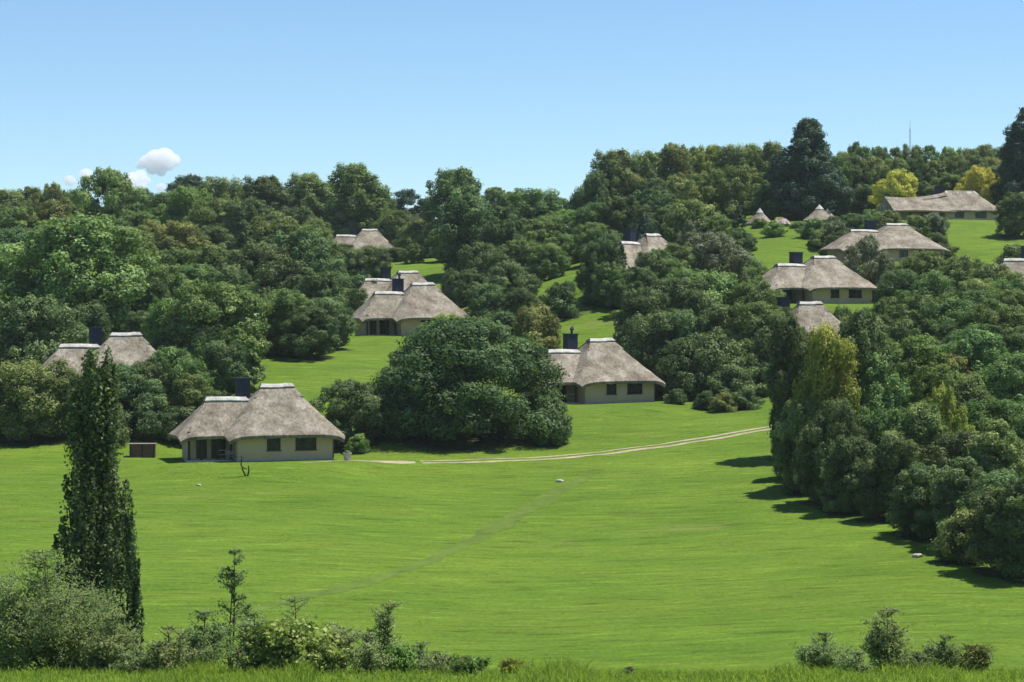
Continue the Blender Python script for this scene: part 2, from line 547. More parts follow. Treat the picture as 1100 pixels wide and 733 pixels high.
row('skymast',
 *[(898 + i * 21, 168 + (i * 7) % 6, 40, 425 + (i * 13) % 12, ('round', 'tall')[i % 2], ('mid', 'dark', 'olive')[i % 3]) for i in range(10)])
row('skyright', *[(640 + i * 22, 186 + (i * 5) % 8, 44, 416 + (i * 7) % 9, 'round', ('dark', 'mid', 'olive')[i % 3]) for i in range(10)])
row('skyleft', *[(-5 + i * 27, 219 + (i * 5) % 8, 44, 455 + (i * 11) % 20, ('round', 'bush')[i % 2], ('dark', 'mid', 'olive')[i % 3]) for i in range(13)])
row('skymid', *[(340 + i * 26, 218 + (i * 5) % 7, 40, 500 + (i * 11) % 20, ('round', 'bush')[i % 2], ('mid', 'dark')[i % 2]) for i in range(4)])
row('skymid', *[(500 + i * 24, 222 + (i * 5) % 7, 40, 470 + (i * 11) % 20, 'round', ('mid', 'dark')[i % 2]) for i in range(6)])
# --- upper middle slope
row('upwood',
 (640, 218, 60, 405, 'round', 'mid'), (668, 212, 60, 395, 'round', 'dark'), (700, 205, 60, 400, 'round', 'dark'), (640, 240, 60, 375, 'round', 'mid'), (672, 228, 56, 372, 'feather', 'mid'),
 (730, 192, 84, 390, 'dome', 'olive'), (785, 180, 90, 395, 'dome', 'mid'), (744, 216, 90, 365, 'dome', 'mid'), (830, 196, 60, 398, 'round', 'dark'),
 (716, 224, 44, 350, 'round', 'dark'), (768, 232, 50, 345, 'round', 'mid'), (650, 252, 50, 340, 'round', 'dark'),
 (905, 205, 50, 392, 'round', 'dark'), (930, 200, 50, 396, 'round', 'dark'), (990, 196, 60, 405, 'tall', 'dark'), (1020, 188, 56, 410, 'tall', 'mid'), (1040, 186, 50, 415, 'tall', 'dark'), (1075, 178, 60, 412, 'tall', 'dark'),
 (612, 226, 40, 420, 'round', 'light'), (590, 232, 44, 415, 'round', 'mid'), (630, 250, 44, 380, 'feather', 'light'), (608, 252, 44, 385, 'round', 'mid'), (572, 236, 56, 405, 'round', 'mid'))
row('rounded bright yellow tree behind the roof of the long lodge', (963, 184, 48, 383, 'round', 'yellow'))
row('ragged yellow topped tree at the far end of the long lodge', (1052, 181, 44, 382, 'round', 'yellow'))
row('narrow dark cypress in front of the pointed hut nearer the skyline row', (793, 221, 28, 352, 'cone', 'blue'))
row('grey green dome shaped tree with a dense curly crown uphill of the dense wood', (762, 251, 86, 303, 'dome', 'grey'))
row('small grey green tree between the hedge backed chalet and the dome shaped tree', (742, 238, 30, 330, 'dome', 'grey'))
# --- left woods
row('leftwood',
 (18, 224, 70, 440, 'round', 'mid'), (60, 216, 66, 435, 'round', 'olive'), (150, 228, 66, 420, 'round', 'mid'), (205, 203, 66, 430, 'round', 'light'), (236, 214, 60, 420, 'round', 'mid'), (268, 214, 56, 420, 'tall', 'dark'),
 (20, 246, 84, 350, 'round', 'dark'), (140, 244, 70, 370, 'round', 'mid'), (185, 238, 70, 380, 'round', 'olive'), (230, 244, 56, 370, 'round', 'dark'), (262, 236, 50, 385, 'cone', 'dark'),
 (150, 280, 70, 325, 'round', 'mid'), (190, 268, 70, 335, 'round', 'mid'), (230, 264, 66, 332, 'round', 'mid'), (160, 300, 60, 300, 'round', 'dark'), (205, 285, 60, 312, 'round', 'mid'),
 (300, 236, 80, 380, 'round', 'olive'), (330, 242, 70, 390, 'round', 'mid'), (282, 262, 84, 330, 'round', 'dark'), (322, 250, 90, 335, 'round', 'dark'), (350, 292, 70, 320, 'round', 'dark'), (345, 272, 60, 345, 'round', 'dark'),
 (350, 320, 66, 296, 'round', 'dark'), (335, 330, 60, 286, 'round', 'dark'), (250, 290, 60, 300, 'round', 'dark'), (10, 286, 70, 310, 'round', 'dark'), (150, 335, 50, 280, 'round', 'dark'), (40, 300, 66, 290, 'round', 'dark'))
row('very large tree with sunlit top and dark body, behind the poplar chalet', (86, 234, 148, 296, 'round', 'mid2'))
row('dark spreading tree overhanging the roof of the chalet behind the poplar', (34, 320, 116, 262, 'round', 'dark'))
row('bright green tree beside the ridge end of the chalet behind the poplar', (178, 322, 56, 258, 'round', 'light'))
row('full sunlit tree at the top of the lawn behind the porch chalet', (238, 304, 104, 268, 'round', 'mid'))
row('rounded tree casting shade on the lawn uphill of the porch chalet', (304, 312, 66, 266, 'round', 'mid'))
row('small conical evergreen directly behind the navy chimney of the porch chalet', (271, 366, 66, 228, 'cone', 'mid'))
row('leafy tree closing the lawn corner behind the wing of the porch chalet', (238, 366, 58, 240, 'round', 'dark'))
row('leftlow',
 (186, 374, 62, 226, 'round', 'mid'), (130, 392, 74, 222, 'round', 'dark'), (160, 388, 60, 224, 'round', 'dark'), (92, 404, 60, 220, 'round', 'dark'), (200, 402, 60, 224, 'round', 'mid'), (164, 425, 56, 219, 'bush', 'dark'), (196, 438, 50, 221, 'bush', 'dark'), (110, 430, 60, 217, 'bush', 'dark'), (232, 420, 44, 226, 'round', 'dark'))
row('slender pale pointed tree uphill beside the porch chalet wing', (213, 366, 30, 228, 'cone', 'light'))
row('olive coloured spreading tree casting a dark shadow beside the poplar', (32, 388, 96, 219, 'round', 'olive'))
row('bushy olive tree at the picture edge beside the spreading olive tree', (-12, 408, 60, 222, 'bush', 'olive'))
# --- upper wood round the far chalet
row('fill388',
 (365, 262, 46, 400, 'round', 'dark'), (378, 268, 50, 395, 'round', 'dark'), (402, 264, 46, 392, 'round', 'dark'), (424, 266, 46, 395, 'round', 'dark'), (436, 270, 34, 400, 'round', 'mid'),
 (340, 236, 40, 455, 'round', 'mid'), (372, 222, 46, 465, 'round', 'mid'), (400, 222, 56, 470, 'dome', 'mid'), (424, 226, 50, 475, 'round', 'mid'), (448, 240, 60, 440, 'dome', 'mid'), (462, 234, 50, 450, 'dome', 'olive'), (478, 246, 44, 420, 'round', 'mid'), (346, 268, 36, 420, 'round', 'dark'),
 (386, 296, 60, 365, 'round', 'dark'), (360, 300, 56, 358, 'round', 'dark'), (470, 262, 30, 405, 'bush', 'mid'), (444, 262, 34, 420, 'round', 'mid'))
# --- centre dark wood
row('tall dark tree, the larger of two upright trees beyond the paired chalets', (500, 212, 64, 365, 'tall', 'dark'))
row('tall dark tree, the slimmer of two upright trees beyond the paired chalets', (538, 224, 54, 352, 'tall', 'dark'))
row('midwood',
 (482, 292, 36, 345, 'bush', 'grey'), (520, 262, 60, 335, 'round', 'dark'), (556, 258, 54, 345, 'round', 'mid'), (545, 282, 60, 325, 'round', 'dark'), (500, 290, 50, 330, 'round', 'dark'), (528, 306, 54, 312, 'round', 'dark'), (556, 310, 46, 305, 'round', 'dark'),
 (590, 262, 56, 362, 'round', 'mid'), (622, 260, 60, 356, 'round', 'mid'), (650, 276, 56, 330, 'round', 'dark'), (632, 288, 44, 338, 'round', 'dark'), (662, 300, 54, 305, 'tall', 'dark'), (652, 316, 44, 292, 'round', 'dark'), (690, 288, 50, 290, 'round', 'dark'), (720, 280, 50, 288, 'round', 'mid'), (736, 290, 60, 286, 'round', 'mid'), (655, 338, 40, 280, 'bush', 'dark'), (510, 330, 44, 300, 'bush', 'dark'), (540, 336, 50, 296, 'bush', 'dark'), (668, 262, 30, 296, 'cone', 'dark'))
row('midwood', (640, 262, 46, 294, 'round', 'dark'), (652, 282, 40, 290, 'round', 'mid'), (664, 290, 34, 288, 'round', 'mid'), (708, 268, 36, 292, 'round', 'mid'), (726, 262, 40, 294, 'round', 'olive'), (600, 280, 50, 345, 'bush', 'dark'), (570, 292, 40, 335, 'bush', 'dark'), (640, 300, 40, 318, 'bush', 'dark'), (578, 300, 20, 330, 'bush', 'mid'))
row('leftwood', (120, 300, 60, 292, 'bush', 'dark'), (60, 310, 60, 284, 'bush', 'dark'), (150, 318, 50, 290, 'bush', 'dark'), (100, 325, 60, 276, 'bush', 'dark'), (280, 322, 50, 282, 'round', 'dark'), (10, 335, 50, 270, 'bush', 'dark'), (200, 330, 50, 275, 'round', 'mid'), (270, 345, 44, 262, 'bush', 'dark'), (215, 350, 50, 258, 'bush', 'dark'), (180, 355, 44, 256, 'bush', 'dark'))
row('clipped dark hedge bush between the two sunlit terrace lawns', (606, 304, 52, 308, 'bush', 'dark'))
row('slim dark tree against the wing of the chalet in front of the dark hedge', (653, 258, 30, 291, 'tall', 'dark'))
row('small tree hiding the wall of the chalet in front of the dark hedge', (696, 272, 44, 289, 'round', 'dark'))
row('tree half hiding the chalet roof at the picture edge', (1082, 294, 40, 283, 'round', 'mid'))
row('dark rounded bush behind the hedge backed chalet roof', (694, 234, 36, 322, 'bush', 'blue'))
row('pale olive feathery bush uphill of the two-window chalet chimney', (578, 327, 54, 272, 'bush', 'olive'))
row('light green bush against the wall of the front paired chalet', (480, 338, 60, 286, 'bush', 'light'))
# --- dense wood beside the two-window chalet
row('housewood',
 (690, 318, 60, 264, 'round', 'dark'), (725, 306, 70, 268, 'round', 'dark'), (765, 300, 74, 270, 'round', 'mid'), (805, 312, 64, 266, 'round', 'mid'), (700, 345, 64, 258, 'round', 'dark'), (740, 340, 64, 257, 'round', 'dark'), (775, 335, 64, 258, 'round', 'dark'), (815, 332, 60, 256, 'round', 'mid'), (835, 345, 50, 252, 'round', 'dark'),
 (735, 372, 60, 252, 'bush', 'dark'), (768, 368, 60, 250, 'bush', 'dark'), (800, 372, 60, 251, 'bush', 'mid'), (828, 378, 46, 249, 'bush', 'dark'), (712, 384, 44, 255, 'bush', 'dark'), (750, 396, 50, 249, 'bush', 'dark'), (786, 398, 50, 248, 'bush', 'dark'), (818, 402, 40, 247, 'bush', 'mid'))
# --- slope below the lodge
row('hutwood',
 (800, 256, 40, 335, 'bush', 'mid'), (825, 262, 34, 330, 'bush', 'light'), (852, 262, 30, 332, 'bush', 'light'), (872, 246, 36, 345, 'bush', 'dark'), (900, 236, 40, 348, 'bush', 'grey'), (918, 230, 36, 350, 'round', 'dark'), (806, 276, 44, 318, 'round', 'mid'), (790, 250, 34, 340, 'round', 'dark'),
 (985, 231, 34, 345, 'bush', 'mid'), (1005, 250, 36, 333, 'bush', 'dark'), (1028, 262, 34, 322, 'bush', 'dark'), (1066, 256, 40, 326, 'bush', 'olive'), (1092, 262, 50, 318, 'bush', 'olive'),
 (990, 270, 60, 312, 'round', 'mid'), (1030, 276, 60, 308, 'round', 'mid'), (1066, 284, 56, 300, 'round', 'mid'), (1050, 300, 60, 284, 'round', 'mid'), (1090, 312, 50, 280, 'round', 'mid'),
 (968, 290, 60, 292, 'round', 'dark'), (1000, 294, 70, 286, 'round', 'mid'), (960, 320, 50, 278, 'round', 'mid'), (985, 318, 60, 272, 'round', 'mid'), (1030, 322, 80, 262, 'round', 'mid'), (1080, 330, 80, 258, 'round', 'mid'), (930, 330, 44, 275, 'bush', 'dark'), (915, 345, 44, 262, 'bush', 'dark'))
row('hutwood', (955, 227, 36, 357, 'bush', 'mid'), (1004, 228, 34, 352, 'bush', 'grey'), (815, 235, 34, 366, 'bush', 'mid'), (832, 238, 26, 362, 'bush', 'light'), (876, 234, 32, 366, 'bush', 'mid'), (893, 232, 30, 368, 'bush', 'dark'), (858, 238, 34, 360, 'bush', 'mid'), (882, 246, 44, 338, 'bush', 'mid'), (900, 250, 40, 334, 'bush', 'dark'), (800, 250, 36, 338, 'round', 'mid'), (935, 226, 34, 356, 'bush', 'mid'), (868, 250, 26, 341, 'bush', 'mid'))
row('grey green tree standing in front of the wide low chalet walls', (930, 255, 76, 306, 'dome', 'grey'))
row('dark tree at the edge of the lodge lawn beneath the huge conifer', (1090, 208, 52, 350, 'round', 'dark'))
row('hutwood',
 (905, 330, 40, 268, 'bush', 'mid'), (945, 338, 60, 256, 'round', 'dark'), (975, 344, 60, 250, 'round', 'mid'), (1010, 344, 66, 246, 'round', 'mid'), (1050, 348, 70, 244, 'round', 'mid'), (1095, 352, 70, 240, 'round', 'mid'),
 (925, 362, 50, 240, 'round', 'dark'), (1000, 362, 60, 236, 'round', 'dark'), (1040, 366, 60, 234, 'round', 'mid'), (905, 300, 0, 0, 'none', 'mid'), (1005, 304, 50, 276, 'round', 'dark'), (1045, 312, 60, 274, 'round', 'mid'), (1075, 300, 50, 290, 'round', 'mid'),
 (1015, 288, 44, 300, 'bush', 'mid'), (1050, 280, 40, 305, 'bush', 'mid'), (1092, 286, 44, 302, 'bush', 'mid'), (890, 372, 40, 244, 'round', 'dark'), (858, 352, 36, 250, 'round', 'dark'), (838, 330, 40, 262, 'round', 'dark'), (830, 312, 36, 280, 'round', 'mid'), (796, 286, 44, 308, 'round', 'mid'), (816, 296, 36, 296, 'bush', 'mid'))
# --- meadow edge wood (right)
row('dark upright tree forming the corner of the meadow wood where the path ends', (848, 344, 56, 206, 'tall', 'dark'))
row('tall tree with a yellow green sunlit top at the corner of the meadow wood', (886, 350, 76, 190, 'tall', 'lime'))
row('tall dark upright tree right beside the yellow topped tree in the meadow wood', (928, 338, 70, 196, 'tall', 'dark'))
row('yellow green tree top lighting up the middle of the meadow wood', (1012, 418, 52, 184, 'round', 'lime'))
row('broad light green tree spreading above the meadow wood', (978, 362, 104, 220, 'round', 'light'))
row('edge',
 (868, 432, 54, 188, 'round', 'dark'), (853, 446, 44, 196, 'round', 'dark'), (902, 430, 60, 182, 'round', 'dark'), (880, 470, 56, 183, 'bush', 'dark'), (915, 470, 60, 178, 'round', 'dark'), (940, 400, 70, 194, 'round', 'mid'), (950, 440, 70, 182, 'round', 'mid'), (960, 480, 70, 174, 'round', 'dark'),
 (1010, 380, 70, 222, 'round', 'mid'), (1050, 372, 80, 225, 'round', 'mid'), (1090, 380, 80, 218, 'round', 'mid'), (1040, 420, 80, 198, 'round', 'mid'), (1080, 430, 80, 192, 'round', 'mid'), (990, 450, 70, 178, 'round', 'mid'), (1030, 465, 80, 174, 'round', 'dark'), (1075, 470, 84, 172, 'round', 'mid'),
 (1000, 500, 74, 166, 'round', 'dark'), (1040, 510, 84, 161, 'round', 'dark'), (1085, 505, 84, 158, 'round', 'dark'), (1075, 540, 80, 152, 'bush', 'dark'), (1035, 548, 60, 156, 'bush', 'dark'), (1105, 530, 80, 150, 'round', 'dark'), (985, 530, 56, 167, 'bush', 'dark'), (940, 510, 56, 174, 'bush', 'dark'), (905, 505, 56, 180, 'bush', 'dark'), (862, 480, 44, 192, 'bush', 'dark'), (1110, 440, 70, 186, 'round', 'mid'))
row('pale leaved small tree low at the meadow wood corner', (858, 428, 36, 190, 'bush', 'light'))
# --- central bush and its neighbours
row('huge dome shaped dark bush on the meadow edge beside the porch chalet', (497, 342, 206, 222, 'big', 'dark2'))
row('small dark tree joined to the huge dome bush on the chalet side', (376, 409, 66, 219, 'round', 'dark'))
row('low spreading leafy bush under the huge dome bush at the path', (590, 428, 50, 218, 'bush', 'dark'))
row('grey green bushy tree between the porch chalet and the huge dome bush', (410, 418, 50, 220, 'round', 'dark'))
row('pale green low shrub at the corner of the porch chalet', (384, 466, 30, 215, 'bush', 'light'))
row('shrub', (776, 421, 30, 244.5, 'bush', 'olive'), (800, 416, 34, 245, 'bush', 'dark'), (758, 420, 28, 247, 'bush', 'dark'), (727, 418, 26, 250, 'bush', 'dark'),
    (480, 346, 30, 293, 'bush', 'mid'), (300, 470, 8, 205, 'none', 'dark'))
T = [r for r in T if r[4] != 'none']
_k = 0
for _i, r in enumerate(T):
    if r[6] == 'housewood': T[_i] = (r[0], r[1] - 7, r[2] * 1.18) + r[3:]
    if r[6] == 'edge':
        _k += 1
        if _k % 2 == 0: T[_i] = (r[0], r[1] - 16, r[2] * 0.78, r[3], 'tall', r[5], r[6])
        if _k % 4 == 1: T[_i] = T[_i][:5] + (('olive', 'mid', 'dark')[_k % 3],) + T[_i][6:]
        T[_i] = T[_i][:2] + (T[_i][2] * 1.15,) + T[_i][3:]

# a tree whose pixel height comes out too squat stands a little nearer on the slope, or is narrower
MINASP = {'round': 0.85, 'tall': 1.15, 'dome': 0.62, 'bush': 0.62, 'cone': 1.5, 'pine': 1.3, 'feather': 0.6, 'sparse': 0.9, 'big': 0.5}
def settle(r):
    px, top, w, D, sh, colr, zone = r
    if sh == 'big': return r
    best = None
    for k in range(0, 9):
        D2 = D * (1 - 0.01 * k)
        if D > 387 and 795 < px < 1095: D2 = max(D2, 390.0)
        x, y, z = at(px, D2)
        h = EYE + (HOR - top) / F * D2 - z
        asp = h / (w / F * D2)
        best = D2
        if asp >= MINASP[sh]: return (px, top, w, D2, sh, colr, zone)
    hmin = 1.3 if zone == 'shrub' else 2.0
    if h < hmin:
        top -= (hmin - h) / best * F; h = hmin
    w2 = max(w * 0.6, min(w, h / MINASP[sh] / best * F))
    return (px, top, w2, best, sh, colr, zone)
LAWNS = [(441, 272, 470, 300, 385), (583, 292, 622, 312, 328), (590, 324, 645, 356, 285), (812, 248, 862, 266, 345), (1022, 240, 1078, 266, 345), (285, 365, 415, 425, 262), (886, 318, 906, 330, 298)]
def blocks(r):
    px, top, w, D, sh, colr, zone = r
    x, y, z = at(px, D)
    gy = HOR - (z - EYE) / D * F
    for a, b, c, d, LD in LAWNS:
        ox = min(c, px + w * 0.5) - max(a, px - w * 0.5); oy = min(d, gy) - max(b, top + 2)
        if D < LD and ox > 0 and oy > 0 and ox * oy > 0.02 * (c - a) * (d - b): return True
    return False
T2 = []
for r in T:
    q = settle(r)
    if q[6] in Z and q[4] != 'big' and blocks(q):
        q = (q[0], q[1], q[2] * 0.7, r[3], q[4], q[5], q[6])
        if blocks(q): continue
    T2.append(q)
T = T2

# ------------------------------------------------------------------ ground mesh
def build_ground():
    ys = np.concatenate([[-1200, -600, -250, -100], np.arange(-40, 50, 5.0), np.arange(50, 90, 0.8), np.arange(90, 250, 1.0), np.arange(250, 400, 1.8), np.arange(400, 585, 3.5), [600, 640, 720, 850, 1050, 1300, 1600]])
    xs = np.concatenate([[-1400, -900, -550, -350, -250, -200], np.arange(-175, -120, 5.0), np.arange(-120, 120.1, 1.6), np.arange(125, 176, 5.0), [200, 250, 350, 550, 900, 1400]])
    X, Y = np.meshgrid(xs, ys)
    Zz = zground(X, Y)
    nx, ny = len(xs), len(ys)
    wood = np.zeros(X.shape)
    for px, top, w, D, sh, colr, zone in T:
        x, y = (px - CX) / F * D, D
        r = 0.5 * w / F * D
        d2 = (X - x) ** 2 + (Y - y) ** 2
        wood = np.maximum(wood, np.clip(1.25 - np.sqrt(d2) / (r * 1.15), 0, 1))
    V = np.stack([X.ravel(), Y.ravel(), Zz.ravel()], 1)
    idx = np.arange(nx * ny).reshape(ny, nx)
    q = np.stack([idx[:-1, :-1], idx[:-1, 1:], idx[1:, 1:], idx[1:, :-1]], -1).reshape(-1, 4)
    me = mesh_np('ground', V, q, M_GROUND, True)
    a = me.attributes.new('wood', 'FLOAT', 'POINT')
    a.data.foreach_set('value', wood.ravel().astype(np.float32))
    return structure(link('ground', me))

def mesh_np(name, V, Fc, mat, smooth=False, tint=None):
    V = np.asarray(V, np.float32); Fc = np.asarray(Fc, np.int32)
    me = bpy.data.meshes.new(name)
    k = Fc.shape[1]
    me.vertices.add(len(V)); me.vertices.foreach_set('co', V.ravel())
    me.loops.add(Fc.size); me.loops.foreach_set('vertex_index', Fc.ravel())
    me.polygons.add(len(Fc))
    me.polygons.foreach_set('loop_start', np.arange(0, Fc.size, k, dtype=np.int32))
    me.polygons.foreach_set('loop_total', np.full(len(Fc), k, np.int32))
    if smooth:
        me.polygons.foreach_set('use_smooth', np.ones(len(Fc), bool))
    if mat is not None:
        me.materials.append(mat)
    if tint is not None:
        a = me.attributes.new('tint', 'FLOAT', 'POINT')
        a.data.foreach_set('value', np.asarray(tint, np.float32))
    me.update(calc_edges=True)
    me.validate()
    return me

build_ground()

def strip(name, pts, widths, mat, lift, seed=1, side=0.0, gaps=None):
    """draped ribbon along ground points (x, y)"""
    rng = random.Random(seed)
    P = [Vector((p[0], p[1])) for p in pts]
    dense = []
    for i in range(len(P) - 1):
        p0 = P[max(i - 1, 0)]; p1 = P[i]; p2 = P[i + 1]; p3 = P[min(i + 2, len(P) - 1)]
        n = max(2, int((p2 - p1).length / 0.6))
        for k in range(n):
            t = k / n
            q = 0.5 * ((2 * p1) + (-p0 + p2) * t + (2 * p0 - 5 * p1 + 4 * p2 - p3) * t * t + (-p0 + 3 * p1 - 3 * p2 + p3) * t ** 3)
            dense.append((q, widths[i] * (1 - t) + widths[i + 1] * t))
    dense.append((P[-1], widths[-1]))
    V, Fq = [], []
    K = 5
    wl = wr = 0
    for i, (q, w) in enumerate(dense):
        a = dense[max(i - 1, 0)][0]; b = dense[min(i + 1, len(dense) - 1)][0]
        d = (b - a).normalized(); nrm = Vector((-d.y, d.x))
        wl = 0.7 * wl + 0.3 * rng.uniform(-1.1, 1.1); wr = 0.7 * wr + 0.3 * rng.uniform(-1.1, 1.1)
        for k in range(K):
            u = k / (K - 1) * 2 - 1
            ww = w * 0.5 * (1 + (wl if u < 0 else wr))
            p = q + nrm * (side + u * ww)
            V.append((p.x, p.y, 0))
    n = len(dense)
    for i in range(n - 1):
        for k in range(K - 1):
            Fq.append((i * K + k, i * K + k + 1, (i + 1) * K + k + 1, (i + 1) * K + k))
    V = np.array(V)
    V[:, 2] = zground(V[:, 0], V[:, 1]) + lift
    return structure(link(name, mesh_np(name, V, Fq, mat, True)))

pp = [ground_hit(*p)[:2] for p in ((862, 454), (835, 459), (790, 467), (740, 475), (690, 482), (640, 488), (600, 491.5), (560, 494), (510, 496), (452, 497))]
strip('dirt_path', pp, [0.55] * 10, M_SOIL, 0.022, 3, 0.62)
strip('dirt_path', pp, [0.55, 0.55, 0.5, 0.45, 0.4, 0.35, 0.4, 0.5, 0.5, 0.5], M_SOIL, 0.022, 4, -0.62)
pq = [ground_hit(*p)[:2] for p in ((446, 497.5), (420, 496.8), (396, 496.2), (374, 495.2), (350, 496.5), (322, 498))]
strip('dirt_path', pq, [1.0, 1.3, 0.8, 0.8, 0.5, 0.4], M_SOIL, 0.026, 5)
pt = [ground_hit(*p)[:2] for p in ((634, 511), (600, 528), (560, 552), (520, 575), (470, 599), (420, 617), (370, 632), (320, 645), (270, 658))]
strip('worn_trail', pt, [0.9, 1.6, 1.9, 1.6, 1.3, 1.2, 1.3, 1.2, 0.8], M_TRAIL, 0.012, 6)

# ------------------------------------------------------------------ tree prototypes
def tints(c, n, rng, k):
    return np.repeat(np.clip(c + rng.normal(0, 0.2, n), 0, 1), k)

def leaves_mesh(name, P, N, size, tint, rng, aspect=0.55):
    n = len(P)
    r = rng.normal(size=(n, 3))
    T1 = np.cross(N, r); T1 /= np.linalg.norm(T1, axis=1, keepdims=True) + 1e-9
    T2 = np.cross(N, T1)
    s = size * rng.uniform(0.65, 1.35, n)[:, None]
    V = np.empty((n, 4, 3))
    V[:, 0] = P - T1 * s * 0.5
    V[:, 1] = P + T2 * s * aspect * 0.5 + N * s * 0.10
    V[:, 2] = P + T1 * s * 0.5
    V[:, 3] = P - T2 * s * aspect * 0.5 + N * s * 0.10
    Fq = np.arange(n * 4).reshape(n, 4)
    return mesh_np(name, V.reshape(-1, 3), Fq, FOL['mid'], False, np.repeat(tint, 4))

ENV = {
    'round': lambda h: np.sqrt(np.clip(1 - ((h - 0.46) / 0.54) ** 2, 0, 1)) ** 0.8,
    'tall':  lambda h: np.clip(1 - ((h - 0.42) / 0.60) ** 2, 0, 1) ** 0.45 * 0.98,
    'dome':  lambda h: np.clip(1 - h ** 2.4, 0, 1) ** 0.5,
    'bush':  lambda h: np.clip(1 - h ** 2.0, 0, 1) ** 0.5 * (0.80 + 0.25 * np.clip(h * 3, 0, 1)) / 1.02,
    'cone':  lambda h: np.clip((1.0 - h) ** 0.75, 0.02, 1) * np.clip(0.7 + h * 3, 0, 1),
    'pine':  lambda h: np.clip((1.03 - h) ** 0.5, 0.05, 1) * np.clip(0.75 + h * 2, 0, 1),
    'feather': lambda h: np.clip(0.45 + 0.75 * h, 0, 1) * np.clip(1 - np.clip((h - 0.75) / 0.3, 0, 1) ** 2, 0, 1) ** 0.5,
    'sparse': lambda h: np.sqrt(np.clip(1 - ((h - 0.55) / 0.5) ** 2, 0, 1)),
}
# R, H (nominal metres), crown start, clumps, leaves, leaf size, clump radius, clump flatness
SPEC = {
    'round': (4.5, 10.0, 0.08, 135, 42000, 0.28, (0.10, 0.28), 0.95),
    'tall':  (4.0, 13.0, 0.08, 140, 42000, 0.30, (0.12, 0.30), 1.15),
    'dome':  (5.5, 7.5, 0.04, 110, 28000, 0.30, (0.11, 0.22), 0.75),
    'bush':  (3.2, 4.6, 0.00, 60, 15000, 0.27, (0.17, 0.32), 0.85),
    'cone':  (2.0, 8.0, 0.03, 110, 17000, 0.26, (0.13, 0.24), 0.9),
    'pine':  (5.0, 16.0, 0.03, 260, 52000, 0.46, (0.12, 0.24), 0.9),
    'feather': (6.0, 8.5, 0.22, 80, 26000, 0.28, (0.14, 0.30), 0.32),
    'sparse': (4.0, 10.0, 0.28, 36, 10000, 0.34, (0.16, 0.30), 0.75),
    'big':   (10.0, 13.5, 0.00, 330, 100000, 0.36, (0.09, 0.17), 0.85),
}
PROTO = {}
def limb_pts(a, b, rng, n=4, sag=0.12):
    a = np.array(a); b = np.array(b)
    L = np.linalg.norm(b - a)
    out = []
    for i in range(n + 1):
        t = i / n
        p = a + (b - a) * t
        if 0 < i < n:
            p = p + rng.normal(0, 0.05 * L, 3)
        p[2] -= sag * L * math.sin(math.pi * t)
        out.append(tuple(p))
    return out

